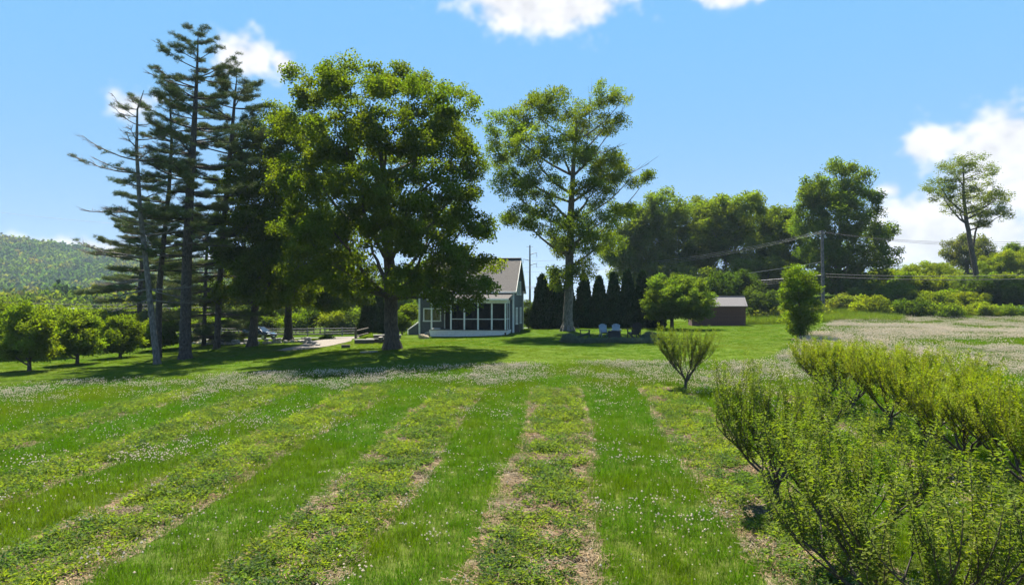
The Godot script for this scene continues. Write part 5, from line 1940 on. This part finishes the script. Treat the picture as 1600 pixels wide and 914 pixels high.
func make_trees() -> void:
	# ---- the two big maples and their neighbours
	broad_tree("maple_tree", "largest maple, its wide crown hanging over the house roof and porch", "tree", "old maples", 50.0,
		[[612, 545, 0.58], [611, 510, 0.48], [610, 455, 0.46, 0.0], [606, 380, 0.32], [600, 290, 0.22], [590, 200, 0.1]],
		[[497, 128, 50, 44, 1, 2.4], [560, 135, 52, 46, -1.5, 2.6], [622, 130, 48, 38, 2, 2.4], [668, 158, 40, 36, -0.5, 2.2], [710, 165, 28, 36, 0.5, 1.7],
		[468, 196, 44, 42, 2, 2.3], [530, 210, 55, 46, -3.5, 2.6], [600, 205, 55, 46, -2.5, 2.8], [665, 225, 50, 44, -2, 2.5], [712, 240, 30, 34, 1, 1.8], [690, 200, 40, 35, 3.5, 2],
		[490, 275, 55, 45, -2, 2.8], [560, 290, 58, 46, -5, 2.8], [640, 300, 55, 44, -4.5, 2.6], [706, 300, 42, 38, -1, 2.3], [742, 270, 18, 28, 1, 1.2], [600, 270, 60, 45, 4.5, 2.6], [520, 260, 50, 40, 5, 2.4],
		[462, 340, 46, 42, 1, 2.4], [525, 360, 56, 40, -4, 2.6], [600, 370, 50, 36, -6, 2.2], [672, 372, 52, 38, -4, 2.4], [728, 350, 38, 34, 0, 2.0], [570, 350, 60, 40, 5, 2.6], [680, 340, 50, 40, 5, 2.2],
		[480, 410, 46, 36, -1, 2.4], [540, 430, 44, 32, -4, 2.2], [690, 425, 48, 36, -2.5, 2.2], [738, 408, 34, 32, 0, 1.8], [735, 448, 34, 24, -2.5, 1.6], [650, 440, 40, 26, -4.5, 1.8], [545, 415, 50, 34, 4, 2.2], [705, 470, 26, 18, -3.5, 1.2]],
		{"density": 0.62, "tint": Color(0.118, 0.16, 0.025), "spray": 0.66, "per": 6, "limb_from": 0.2})
	broad_tree("maple_tree", "tall airy maple standing right of the house by the garden chairs", "tree", "old maples", 66.0,
		[[887, 516, 0.52], [888, 485, 0.42], [890, 400, 0.38], [893, 330, 0.3], [896, 260, 0.2], [902, 190, 0.08]],
		[[792, 195, 30, 26, 0, 1.9], [835, 172, 34, 30, 1, 2.1], [878, 165, 36, 28, -1, 2.2], [920, 190, 34, 30, 1, 2.2], [940, 145, 24, 22, 0, 1.5, 0.6], [968, 158, 16, 12, 0, 1.0, 0.7], [950, 190, 22, 18, 0, 1.4, 0.6],
		[782, 240, 30, 24, 0.5, 1.8], [830, 235, 40, 34, -2, 2.3], [880, 230, 40, 34, -2, 2.3], [925, 240, 30, 22, 0, 1.9], [800, 290, 32, 26, 0, 2], [850, 290, 38, 28, -2.5, 2.2], [950, 270, 30, 22, 0, 1.9], [985, 278, 22, 12, 0, 1.1, 0.8], [1010, 278, 12, 10, 0, 0.7, 0.8], [930, 290, 34, 24, -2, 2.0], [960, 250, 24, 14, 1, 1.3],
		[815, 335, 36, 22, 0, 2], [860, 345, 40, 26, -2.5, 2.2], [930, 340, 42, 24, -1, 2.2], [965, 330, 26, 18, 0, 1.5], [900, 375, 40, 24, -2, 2], [945, 375, 30, 20, 0, 1.8], [870, 385, 24, 18, 1, 1.6], [880, 435, 20, 20, -1, 1.2], [905, 420, 22, 20, -1, 1.2]],
		{"density": 0.72, "tint": Color(0.135, 0.18, 0.035), "spray": 0.7, "per": 6, "mesh": LM.maple2, "limb_from": 0.18, "bark": M.bark_grey, "lobe_var": 0.15,
		"bare": [[925, 245, 985, 150], [930, 240, 975, 225], [915, 250, 925, 135], [940, 285, 1015, 255]]})
	broad_tree("maple_tree", "shaded maple in front of the black car, lit leaves on its left", "tree", "old maples", 62.0,
		[[393, 541, 0.42], [396, 500, 0.33], [402, 440, 0.29], [410, 350, 0.22], [420, 250, 0.1]],
		[[440, 185, 34, 30, 1, 2], [402, 230, 40, 34, 0, 2.2], [448, 235, 40, 36, -1, 2.3], [385, 285, 36, 34, 0, 2.2], [430, 295, 46, 40, -3, 2.5], [372, 345, 34, 32, 0, 2], [415, 355, 48, 38, -4, 2.6], [460, 355, 44, 38, -1, 2.4], [378, 405, 38, 30, -2, 2.2], [430, 415, 50, 34, -4, 2.6], [365, 450, 26, 22, -1, 1.6], [410, 455, 44, 26, -2, 2.4], [460, 455, 40, 26, 0, 2.2], [360, 395, 20, 16, -3, 1.2], [430, 350, 50, 40, 4, 2.4], [400, 420, 50, 35, 4, 2.4]],
		{"density": 0.85, "tint": Color(0.115, 0.158, 0.025), "spray": 0.75, "per": 7, "limb_from": 0.2})
	broad_tree("maple_tree", "shaded maple right of the black car, beyond the stone wall", "tree", "old maples", 76.0,
		[[450, 531, 0.46], [450, 480, 0.36], [455, 400, 0.28], [465, 320, 0.15]],
		[[470, 300, 44, 36, 0, 2.8], [510, 350, 44, 36, 1, 2.8], [450, 370, 46, 36, 2, 2.8], [490, 410, 50, 34, -2, 3], [535, 420, 44, 32, 1, 2.8], [440, 430, 44, 30, 0, 2.8], [480, 460, 48, 26, -2, 2.8], [530, 465, 44, 24, -1, 2.6], [565, 455, 32, 24, 1, 2.2]],
		{"density": 0.7, "tint": Color(0.1, 0.14, 0.022), "spray": 1.0, "per": 9, "limb_from": 0.3, "leaf_scale": 1.15})
	# ---- pines
	pine_tree("pine_tree", "tallest pine with thick straight trunk and open dark crown", "pines at the lawn's edge", 53.0,
		[[289, 560, 0.46], [289, 500, 0.39], [291, 400, 0.34], [295, 300, 0.29], [301, 200, 0.2], [305, 120, 0.11], [307, 50, 0.025]],
		{"seed": 21, "from": 0.3, "whorl": 3, "step": 0.026, "profile": [[0.0, 4.0, 0.2], [0.25, 4.5, 0.5], [0.45, 4.4, 0.8], [0.7, 3.6, 0.85], [0.85, 2.9, 0.9], [1.0, 0.9, 1.0]], "fol": 0.8,
		"boughs": [[0.7, 180, 4.6, 0.55, 0.7], [0.78, 170, 3.2, 0.8, 0.9], [0.84, 10, 2.8, 0.7, 0.9], [0.42, 185, 5.0, 0.1, 0.6], [0.36, 175, 4.6, -0.05, 0.4]]})
	pine_tree("pine_tree", "thin half-dead pine with long bare boughs reaching left", "pines at the lawn's edge", 50.0,
		[[246, 570, 0.24], [237, 500, 0.2], [228, 420, 0.18], [217, 330, 0.15], [211, 230, 0.11], [212, 170, 0.06], [222, 140, 0.02]],
		{"seed": 22, "bark": M.bark_grey, "from": 0.42, "whorl": 2, "step": 0.035, "profile": [[0.0, 2.5, 0.05], [0.4, 2.8, 0.3], [0.55, 2.8, 0.55], [0.75, 2.4, 0.3], [1.0, 0.8, 0.35]], "fol": 0.75,
		"boughs": [[0.74, 180, 3.9, 0.45, 0.15], [0.66, 176, 4.8, 0.28, 0.12], [0.55, 182, 3.9, 0.02, 0.0], [0.53, 178, 2.2, 0.05, 0.05], [0.85, 180, 1.8, 0.8, 0.12], [0.9, 175, 1.9, 0.9, 0.1], [0.62, 10, 2.8, 0.1, 0.5], [0.38, 180, 4.9, 0.12, 0.25], [0.35, 186, 4.6, 0.25, 0.1], [0.3, 178, 3.5, -0.1, 0.0], [0.27, 4, 3.2, 0.1, 0.0], [0.25, 190, 3.4, -0.2, 0.0], [0.22, 172, 3.0, -0.3, 0.0], [0.2, 8, 2.8, -0.1, 0.0], [0.24, 350, 2.6, -0.25, 0.0], [0.28, 170, 3.9, -0.12, 0.0]]})
	pine_tree("pine_tree", "slender second-stem pine between the dead pine and the tallest", "pines at the lawn's edge", 55.0,
		[[246, 545, 0.26], [248, 450, 0.22], [254, 380, 0.18], [262, 300, 0.15], [266, 220, 0.1], [262, 140, 0.03]],
		{"seed": 23, "from": 0.32, "whorl": 3, "step": 0.035, "profile": [[0.0, 3.0, 0.3], [0.3, 4.0, 0.8], [0.6, 2.8, 0.8], [0.85, 1.8, 0.7], [1.0, 0.5, 0.8]], "fol": 1.0})
	pine_tree("pine_tree", "broad pine behind the tallest, between it and the maples", "pines at the lawn's edge", 62.0,
		[[338, 545, 0.27], [342, 450, 0.24], [348, 350, 0.21], [358, 240, 0.2], [365, 150, 0.1], [368, 118, 0.03]],
		{"seed": 24, "from": 0.1, "whorl": 3, "step": 0.028, "profile": [[0.0, 4.0, 0.4], [0.3, 5.0, 0.8], [0.6, 5.0, 0.9], [0.85, 4.0, 1.0], [1.0, 1.6, 1.0]], "fol": 0.9, "tint": Color(0.115, 0.145, 0.052)})
	pine_tree("pine_tree", "dark low-branched pine behind the dead pine's bare boughs", "pines at the lawn's edge", 80.0,
		[[216, 532, 0.3], [218, 450, 0.24], [222, 380, 0.16], [227, 312, 0.04]],
		{"seed": 25, "from": 0.04, "whorl": 4, "step": 0.04, "profile": [[0.0, 5.0, 0.9], [0.3, 5.6, 0.95], [0.6, 4.4, 0.95], [1.0, 0.9, 1.0]], "fol": 1.1, "leaf_scale": 1.3})
	pine_tree("pine_tree", "dark low pine filling the gap behind the tallest trunk", "pines at the lawn's edge", 70.0,
		[[318, 535, 0.2], [320, 450, 0.16], [322, 390, 0.12], [324, 330, 0.03]],
		{"seed": 26, "from": 0.03, "whorl": 4, "step": 0.04, "profile": [[0.0, 4.8, 0.9], [0.4, 4.8, 0.95], [0.7, 3.2, 0.95], [1.0, 0.8, 1.0]], "fol": 1.2, "leaf_scale": 1.2})
	# ---- dark evergreens by the drive
	for k in [[577, 80.0, 488, 15, "dark columnar evergreen at the drive, left of the big maple trunk"], [592, 82.0, 490, 10, "narrow dark evergreen almost touching the big maple trunk"]]:
		var g := G(k[0], k[1])
		cone_tree("evergreen_shrub", k[4], "evergreens by the drive", g, P(k[0], k[2] - 32.0, k[1]).y - g.y, k[3] * k[1] / F * 1.1, {"leaf_scale": 1.1})
	# ---- the arborvitae row
	var av := [[847, 432, 17], [868, 422, 14], [888, 440, 13], [913, 430, 14], [936, 434, 14], [959, 428, 14], [981, 424, 15], [1004, 426, 15], [1026, 432, 14]]
	var asay := ["nearest the house", "second from the house", "hidden behind the maple trunk", "first right of the maple trunk", "second right of the maple trunk", "third right of the maple trunk", "fourth right of the maple trunk", "partly behind the apple tree's left edge", "mostly hidden behind the apple tree"]
	for i in av.size():
		var g := G(av[i][0], 73.0)
		cone_tree("arborvitae", "dark columnar arborvitae in the screening row, " + asay[i], "arborvitae row", g, P(0, av[i][1], 73.0).y - g.y, av[i][2] * 73.0 / F * 1.06, {"leaf_scale": 1.0})
	shrub("shrub", "grey-green bush between the house and the first arborvitae", 826, 492, 12, 22, 76, Color(0.07, 0.1, 0.045), {"group": "garden shrubs", "mesh": LM.shrub, "leaf_scale": 0.57, "spray": 0.4, "per": 9})
	shrub("shrub", "bright sunlit bush at the house's left corner above the hatch", 641, 492, 13, 18, 72, Color(0.14, 0.19, 0.03), {"group": "garden shrubs", "mesh": LM.shrub, "leaf_scale": 0.69, "spray": 0.45, "per": 9})
	shrub("shrub", "leafy green bush in front of the hatch, left of the house", 628, 505, 12, 14, 71, Color(0.12, 0.18, 0.03), {"group": "garden shrubs", "mesh": LM.shrub, "leaf_scale": 0.69, "spray": 0.45, "per": 9})
	shrub("shrub", "low green clump at the wall's end by the drive", 509, 531, 9, 6, 70, Color(0.09, 0.14, 0.03), {"group": "garden shrubs", "mesh": LM.shrub, "leaf_scale": 0.52, "spray": 0.35, "per": 9})
	shrub("shrub", "light green clump growing before the car's rear", 380, 529, 8, 5, 78, Color(0.12, 0.17, 0.03), {"group": "garden shrubs", "mesh": LM.shrub, "leaf_scale": 0.52, "spray": 0.35, "per": 9})
	shrub("shrub", "bed of low green plants inside the timber edging", 582, 528, 18, 6, 66, Color(0.11, 0.17, 0.03), {"group": "garden shrubs", "mesh": LM.shrub, "leaf_scale": 0.46, "spray": 0.35, "per": 9})
	# ---- apple tree, sapling
	broad_tree("apple_tree", "round bright green apple tree on the lawn beside the brown shed", "tree", "", 70.0,
		[[1050, 515, 0.2], [1050, 495, 0.16], [1052, 470, 0.12], [1055, 445, 0.05]],
		[[1040, 445, 24, 17, 0, 1.5], [1072, 446, 24, 18, 0, 1.5], [1030, 470, 24, 18, -1, 1.6], [1062, 468, 30, 20, -1.6, 1.8], [1092, 468, 22, 20, 0, 1.5], [1026, 488, 18, 10, 0, 1.3], [1085, 488, 22, 12, -0.5, 1.5], [1058, 484, 24, 12, -1.5, 1.5], [1055, 460, 30, 22, 1.5, 1.6]],
		{"density": 1.15, "tint": Color(0.13, 0.185, 0.045), "spray": 0.5, "per": 8, "mesh": LM.shrub, "leaf_scale": 0.9, "limb_from": 0.35, "bark": M.bark})
	broad_tree("young_tree", "slim upright leafy tree at the meadow's near edge", "tree", "", 55.0,
		[[1252, 530, 0.09], [1250, 500, 0.07], [1249, 460, 0.05], [1249, 430, 0.02]],
		[[1248, 430, 20, 16, 0, 0.9], [1256, 448, 20, 16, 0.3, 1.0], [1240, 455, 18, 18, 0, 0.9], [1250, 475, 24, 20, -0.3, 1.1], [1258, 495, 18, 16, 0, 0.9], [1244, 498, 16, 18, 0.3, 0.9], [1252, 512, 14, 12, 0, 0.7]],
		{"density": 1.1, "tint": Color(0.13, 0.19, 0.03), "spray": 0.4, "per": 5, "mesh": LM.shrub, "leaf_scale": 0.8, "stems_ground": true,
		"stems": [[[1247, 530, 0.06], [1243, 510, 0.05], [1242, 480, 0.03]], [[1256, 528, 0.05], [1258, 505, 0.04], [1258, 480, 0.03]]]})
	# ---- orchard on the left
	var left := [[45, 580, 48, 38, 52, "largest round orchard tree at the picture's left edge"], [120, 568, 53, 32, 40, "second orchard tree from the left edge"], [187, 560, 59, 30, 33, "third orchard tree, just left of the leaning dead pine"], [248, 548, 66, 24, 25, "orchard tree partly behind the dead pine's trunk"], [85, 552, 62, 34, 34, "back-row orchard tree between the first two"], [150, 543, 72, 30, 28, "back-row orchard tree between the second and third"], [10, 555, 62, 36, 40, "back-row orchard tree cut by the left edge"], [215, 540, 78, 26, 24, "farthest small orchard tree left of the pines"]]
	for k in left:
		var x: float = k[0]
		var y: float = k[1]
		var rx: float = k[3]
		var ry: float = k[4]
		broad_tree("orchard_tree", k[5], "fruit tree", "left orchard", k[2],
			[[x, y, 0.14], [x + 1, y - ry * 0.35, 0.11], [x, y - ry * 0.9, 0.07], [x - 1, y - ry * 1.4, 0.03]],
			[[x - rx * 0.5, y - ry * 0.72, rx * 0.5, ry * 0.46, 0, 1.2], [x + rx * 0.5, y - ry * 0.76, rx * 0.5, ry * 0.46, 0.2, 1.2], [x - rx * 0.3, y - ry * 1.35, rx * 0.5, ry * 0.45, 0, 1.1], [x + rx * 0.35, y - ry * 1.4, rx * 0.48, ry * 0.45, 0, 1.1], [x, y - ry * 1.7, rx * 0.42, ry * 0.36, 0, 1.0], [x, y - ry * 1.1, rx * 0.6, ry * 0.55, -1.0, 1.0], [x, y - ry * 1.1, rx * 0.6, ry * 0.55, 1.2, 1.0], [x - rx * 0.75, y - ry * 0.6, rx * 0.3, ry * 0.28, 0, 0.7]],
			{"density": 0.95, "tint": Color(0.16, 0.215, 0.035), "spray": 0.42, "per": 9, "mesh": LM.orchard_round, "leaf_scale": 1.1 if k[2] < 60 else 1.25, "limb_from": 0.12, "seed": int(x * 5 + 11)})
	# ---- young orchard on the right
	var near := "near row of young orchard trees"
	var rowf := "far row of young orchard trees"
	orchard_tree("lone young orchard tree at the far end of the near row", near, on(7.35, 31.0), 2.75, 2.8, 41, {"limbs": 8, "dense": 0.6})
	orchard_tree("vase-shaped orchard tree, second of the near row, with a bare soil patch beside it", near, on(5.4, 14.9), 2.95, 3.0, 42, {"limbs": 8})
	orchard_tree("orchard tree of the near row, between the vase-shaped one and the biggest", near, on(5.35, 11.6), 2.55, 3.2, 43, {"limbs": 8})
	orchard_tree("biggest and nearest orchard tree, cut off by the bottom edge", near, on(4.65, 8.6), 2.6, 3.7, 44, {"limbs": 9, "dense": 0.6})
	var fr := [[28.2, 12.25, "first tree of the far row, trunk clear against the grass"], [25.6, 11.95, "second tree of the far row, behind the clear trunk"], [22.6, 11.7, "third tree of the far row, in the middle of the thicket"], [20.0, 11.35, "fourth tree of the far row, in front of the meadow"], [17.3, 10.75, "fifth tree of the far row, its dark forked trunk in view"], [15.1, 10.6, "last tree of the far row, cut by the right edge"]]
	for i in fr.size():
		orchard_tree(fr[i][2], rowf, on(fr[i][1], fr[i][0]), 2.55 + 0.12 * ((i * 5) % 4), 3.1, 50 + i, {"limbs": 8, "sway": 0.6, "tint": Color(0.2, 0.24, 0.03), "dense": 0.9})
	orchard_tree("orchard tree showing only its branch tips beyond the right edge", rowf, on(10.6, 12.6), 2.7, 3.2, 59, {"limbs": 8, "tint": Color(0.17, 0.215, 0.024)})
	# ---- trees behind the shed
	var bk := [
		["broad dark green tree directly above the apple tree", 130.0, [[1045, 470], [1045, 400], [1045, 340]], [[1010, 345, 36, 32], [1045, 325, 34, 30], [1075, 345, 32, 32], [1020, 385, 40, 34], [1060, 390, 44, 36], [1035, 425, 44, 28]]],
		["lighter green tree right of the tall maple's lower crown", 128.0, [[985, 475], [985, 420], [985, 370]], [[985, 355, 30, 30], [965, 390, 28, 30], [1000, 395, 32, 30], [975, 425, 30, 24], [1005, 430, 30, 22]]],
		["broad crowned tree rising over the shed", 126.0, [[1150, 475], [1150, 410], [1150, 340]], [[1125, 335, 34, 28], [1160, 325, 36, 26], [1190, 350, 32, 30], [1115, 365, 32, 30], [1155, 365, 44, 34], [1185, 395, 40, 30], [1130, 400, 32, 28]]],
		["tree in the dip between the two broad crowns", 134.0, [[1100, 475], [1100, 410], [1098, 350]], [[1098, 325, 22, 22], [1095, 355, 30, 28], [1105, 390, 34, 30], [1090, 425, 34, 26]]],
		["dark tree between the shed's tree and the roadside pole", 124.0, [[1222, 475], [1222, 420], [1220, 360]], [[1215, 345, 28, 24], [1238, 355, 26, 26], [1215, 385, 34, 30], [1245, 395, 32, 30], [1225, 425, 40, 28]]],
		["dark understorey tree low behind the shed", 120.0, [[1180, 480], [1180, 450], [1180, 430]], [[1160, 430, 32, 24], [1200, 430, 36, 26], [1180, 450, 40, 22]]],
		["dark understorey tree low behind the arborvitae row's end", 122.0, [[1085, 480], [1085, 450], [1085, 430]], [[1060, 440, 36, 24], [1100, 445, 36, 24], [1030, 455, 34, 20]]],
	]
	for k in bk:
		var tr: Array = []
		var rr := [0.34, 0.26, 0.1]
		for i in 3: tr.append([k[2][i][0], k[2][i][1], rr[i]])
		var lo: Array = []
		for i in k[3].size():
			var q = k[3][i].duplicate()
			q.append([0.0, -2.5, 1.5, -1.0, 2.5, -3.0, 1.0][i % 7]); q.append(q[2] * k[1] / F)
			lo.append(q)
		broad_tree("broadleaf_tree", k[0], "tree", "trees behind the shed", k[1], tr, lo, {"density": 0.85, "tint": Color(0.14, 0.19, 0.034), "spray": 1.1, "per": 8, "mesh": LM.back, "leaf_scale": 1.0, "limb_from": 0.25, "seed": int(k[1] * 3 + k[2][0][0])})
	broad_tree("broadleaf_tree", "tall dark tree behind the roadside pole with sparse bright upper twigs", "tree", "trees behind the shed", 112.0,
		[[1312, 475, 0.4], [1312, 420, 0.34], [1314, 350, 0.24], [1320, 290, 0.08]],
		[[1275, 300, 30, 26, 0, 2.8], [1305, 295, 32, 26, -1, 3], [1330, 280, 26, 22, 1, 2.2, 0.6], [1350, 305, 26, 22, 0, 2.4, 0.7], [1275, 345, 32, 32, 1, 3], [1315, 340, 42, 34, -3, 3.4], [1355, 350, 30, 26, 0, 2.6, 0.7], [1385, 365, 24, 14, 0, 2, 0.6], [1290, 395, 42, 34, 0, 3.4], [1335, 395, 44, 34, -2, 3.4], [1375, 400, 28, 22, 0, 2.4, 0.7], [1300, 440, 44, 24, 0, 3], [1345, 438, 40, 22, 0, 3], [1320, 262, 22, 12, 0, 1.8, 0.6]],
		{"density": 0.85, "tint": Color(0.12, 0.175, 0.032), "spray": 1.0, "per": 8, "mesh": LM.back, "leaf_scale": 0.9, "limb_from": 0.2, "bare": [[1350, 300, 1375, 275], [1360, 355, 1400, 345]]})
	broad_tree("ash_tree", "tall open ash tree with two stems standing on the bank", "tree", "", 108.0,
		[[1531, 440, 0.42], [1522, 400, 0.36], [1513, 350, 0.3], [1508, 310, 0.2], [1508, 260, 0.08]],
		[[1493, 262, 24, 14, 0, 1.8], [1522, 248, 22, 12, 0, 1.6], [1540, 268, 18, 12, 0, 1.5], [1468, 288, 22, 12, 0, 1.8], [1505, 290, 26, 16, -1, 2], [1475, 305, 22, 12, 0, 1.6], [1535, 300, 26, 16, 1, 2], [1562, 305, 20, 14, 0, 1.7], [1500, 325, 24, 14, 0, 1.9], [1545, 325, 26, 16, 0, 2], [1565, 335, 16, 12, 0, 1.4], [1530, 345, 22, 10, 0, 1.5]],
		{"density": 0.7, "tint": Color(0.16, 0.19, 0.065), "spray": 0.8, "per": 5, "mesh": LM.ash, "leaf_scale": 0.95, "limb_from": 0.45, "bark": M.bark,
		"stems": [[[1521, 395, 0.17], [1526, 362, 0.14], [1536, 335, 0.08]]]})
	broad_tree("broadleaf_tree", "round olive-brown tree behind the tall ash", "tree", "trees above the bank", 150.0,
		[[1512, 440, 0.35], [1513, 410, 0.26], [1514, 390, 0.1]],
		[[1500, 392, 20, 18, 0, 2.6], [1520, 382, 22, 18, -1, 2.8], [1536, 395, 18, 18, 0, 2.4], [1510, 405, 26, 16, -2, 3], [1530, 410, 22, 14, 0, 2.8]],
		{"density": 0.9, "tint": Color(0.11, 0.125, 0.04), "spray": 1.2, "per": 8, "mesh": LM.back, "leaf_scale": 0.9})
	# ---- the brushy bank
	var bank := [
		[1395, 440, 46, 24, 122, 1, "yellow-green thicket on the skyline left of the ash"], [1460, 430, 44, 22, 128, 1, "light green thicket on the skyline just left of the ash trunk"], [1575, 418, 44, 28, 132, 1, "bright thicket behind the ash at the right edge"], [1590, 400, 24, 22, 140, 0, "taller green bush at the upper right edge"],
		[1340, 450, 40, 22, 112, 0, "green bush below the tall dark tree"], [1440, 452, 44, 24, 108, 1, "rounded yellow-green bush in the middle of the bank"], [1500, 452, 40, 22, 110, 2, "dull green bush at the foot of the ash"], [1560, 456, 44, 28, 104, 3, "big dark bush right of the ash trunk"], [1600, 462, 30, 26, 100, 3, "dark bush cut by the right edge"],
		[1400, 466, 40, 20, 102, 0, "green bush in the bank's second tier"], [1465, 474, 36, 18, 98, 1, "light green bush below the middle of the bank"], [1515, 474, 30, 18, 98, 1, "yellow-green bush left of the big dark bush"],
		[1320, 474, 28, 16, 97, 4, "pale silvery bush at the pole's foot"], [1360, 480, 32, 16, 94, 1, "light green bush at the meadow's edge near the pole"], [1425, 484, 34, 16, 93, 3, "dark green bush at the meadow's edge, below the middle"], [1475, 488, 28, 12, 92, 0, "small green bush at the meadow's edge"], [1530, 486, 30, 12, 94, 1, "low yellow-green bush below the dark one"], [1580, 489, 26, 9, 94, 0, "low green bush at the meadow's right end"],
		[1225, 492, 24, 11, 88, 4, "pale bramble mound beside the slim upright tree"], [1192, 494, 20, 10, 86, 4, "pale low bramble right of the shed"], [1310, 438, 26, 14, 118, 0, "small green bush in shade under the tall dark tree"], [1350, 436, 24, 13, 116, 1, "small light bush right of the tall dark tree's foot"], [1380, 452, 24, 12, 110, 1, "small yellow-green bush in the bank's upper tier"], [1420, 440, 26, 13, 116, 0, "small green bush above the rounded yellow one"], [1485, 440, 24, 12, 116, 1, "small light bush touching the ash trunk's left"], [1545, 438, 24, 12, 118, 0, "small green bush right behind the ash trunk"], [1580, 440, 26, 13, 116, 1, "small yellow-green bush above the big dark bush"], [1490, 464, 24, 12, 102, 0, "small green bush below the foot of the ash"], [1435, 466, 22, 11, 101, 1, "small light bush under the rounded yellow one"], [1345, 464, 26, 12, 103, 0, "small green bush between the pole and the bank"], [1275, 484, 18, 14, 92, 4, "whitish-green bramble at the utility pole's base"],
	]
	var tints := [Color(0.13, 0.19, 0.03), Color(0.18, 0.22, 0.03), Color(0.11, 0.15, 0.04), Color(0.07, 0.11, 0.025), Color(0.17, 0.2, 0.075)]
	for k in bank:
		shrub("shrub", k[6], k[0], k[1], k[2], k[3], k[4], tints[k[5]], {"density": 0.9, "leaf_scale": 0.6, "spray": 0.6, "per": 6})
	shrub("shrub", "large dull green shrub behind the shed's roof", 1145, 450, 44, 30, 90, Color(0.06, 0.095, 0.035), {"group": "shrubs behind the shed", "leaf_scale": 0.55, "spray": 0.6, "per": 7, "density": 1.1})
	shrub("shrub", "dull green shrub right of the shed", 1188, 472, 28, 26, 87, Color(0.075, 0.11, 0.04), {"group": "shrubs behind the shed", "leaf_scale": 0.5, "spray": 0.55, "per": 7, "density": 1.1})
	# pale fallen pole at the right edge
	var lg := MB.new()
	line_tube(lg, Vector3(-1.3, 0.1, 0), Vector3(3.2, 0.2, 0.3), 0.08, 7)
	var lo2 := part("fallen_pole", lg, M.cap, self)
	lo2.position = P(1585, 480, 96)
	lo2.position.y = ht(lo2.position.x, lo2.position.z) + 0.35
	tag(lo2, "pale fallen pole lying on the bank at the right edge", "log")
	# ---- trees beyond the road
	var beyond := [
		[540, 470, 34, 34, 118, 1, "sunlit yellow-green tree beyond the fence's right end"], [500, 480, 30, 26, 112, 0, "green tree beyond the fence, right of the second trunk"], [470, 468, 30, 32, 128, 2, "dull tree beyond the fence behind the second trunk"], [425, 478, 30, 26, 114, 1, "bright bush-like tree beyond the fence, above the car"], [365, 480, 28, 24, 113, 2, "dull green tree beyond the fence, left of the car"], [330, 465, 34, 34, 124, 3, "dark tree beyond the fence, right of the tall pine"], [300, 492, 22, 18, 110, 1, "small bright tree beyond the fence behind the pine trunk"], [575, 462, 32, 34, 126, 2, "dull tree between the fence end and the big maple"], [620, 470, 26, 28, 116, 0, "green tree left of the house, behind the big maple trunk"], [640, 448, 30, 34, 132, 0, "green tree rising left of the house roof"],
		[320, 506, 20, 12, 106, 2, "low dull bush just behind the fence, right of the tall pine"], [350, 504, 20, 14, 107, 0, "low green bush behind the fence, left of the car roof"], [388, 503, 22, 14, 107, 3, "low dark bush behind the fence above the car"], [420, 502, 20, 15, 108, 2, "low dull bush behind the fence above the bonnet"], [462, 503, 20, 14, 107, 0, "low green bush behind the fence, right of the second trunk"], [490, 500, 20, 16, 109, 3, "low dark bush behind the middle of the fence"], [520, 502, 18, 14, 107, 1, "low bright bush behind the fence's right half"], [548, 500, 20, 16, 108, 2, "low dull bush behind the fence's last posts"], [570, 496, 20, 18, 110, 0, "low green bush past the fence's right end"],
		[270, 498, 26, 16, 96, 0, "green roadside bush left of the fence"], [190, 492, 34, 20, 118, 2, "reddish-green tree behind the left orchard"], [130, 494, 34, 18, 124, 0, "green tree behind the left orchard's second tree"], [60, 492, 40, 20, 126, 0, "green tree behind the left orchard's largest tree"], [5, 488, 34, 24, 122, 0, "green tree at the far left edge behind the orchard"], [520, 440, 40, 36, 140, 3, "dark tree deep behind the fence"], [400, 445, 46, 40, 142, 3, "dark tree deep behind the car"]]
	for k in beyond:
		shrub("broadleaf_tree", k[6], k[0], k[1], k[2], k[3], k[4], tints[k[5]], {"group": "trees beyond the road", "density": 0.8, "leaf_scale": 0.75, "spray": 0.85, "per": 6})

func _ready() -> void:
	# camera
	var cam := Camera3D.new()
	cam.name = "camera"
	add_child(cam)
	cam.position = Vector3(0, CH, 0)
	cam.fov = rad_to_deg(2.0 * atan(457.0 / F))
	cam.rotation.x = atan(13.0 / F)
	cam.near = 0.1
	cam.far = 6000.0
	cam.current = true
	# sky, light, exposure
	var we := WorldEnvironment.new()
	we.name = "environment"
	var env := Environment.new()
	env.background_mode = Environment.BG_SKY
	env.sky = make_sky()
	env.ambient_light_source = Environment.AMBIENT_SOURCE_SKY
	env.tonemap_mode = Environment.TONE_MAPPER_LINEAR
	env.tonemap_exposure = 3.7
	env.sdfgi_enabled = true
	env.ssao_enabled = true
	env.ssil_enabled = true
	env.fog_enabled = true
	env.fog_density = 0.00015
	env.fog_light_color = Color(0.75, 0.85, 0.95)
	we.environment = env
	add_child(we)
	var sun := DirectionalLight3D.new()
	sun.name = "sun"
	sun.light_energy = 1.6
	sun.light_color = Color(1.0, 0.96, 0.88)
	sun.light_angular_distance = 0.53
	sun.shadow_enabled = true
	sun.directional_shadow_max_distance = 300.0
	add_child(sun)
	sun.look_at_from_position(Vector3.ZERO, Vector3(0.16, -1.55, 0.95))
	nz.seed = 2
	nz.frequency = 0.03
	nz.fractal_octaves = 3
	solve_land()
	set_drive()
	make_materials()
	make_leaf_meshes()
	make_ground()
	make_strips()
	make_ways()
	make_far()
	make_house()
	make_shed()
	make_trees()
	make_grass()
	make_car()
	make_fence()
	make_stones()
	make_steps()
	make_seats()
	make_poles()
	print("done ", Time.get_ticks_msec())
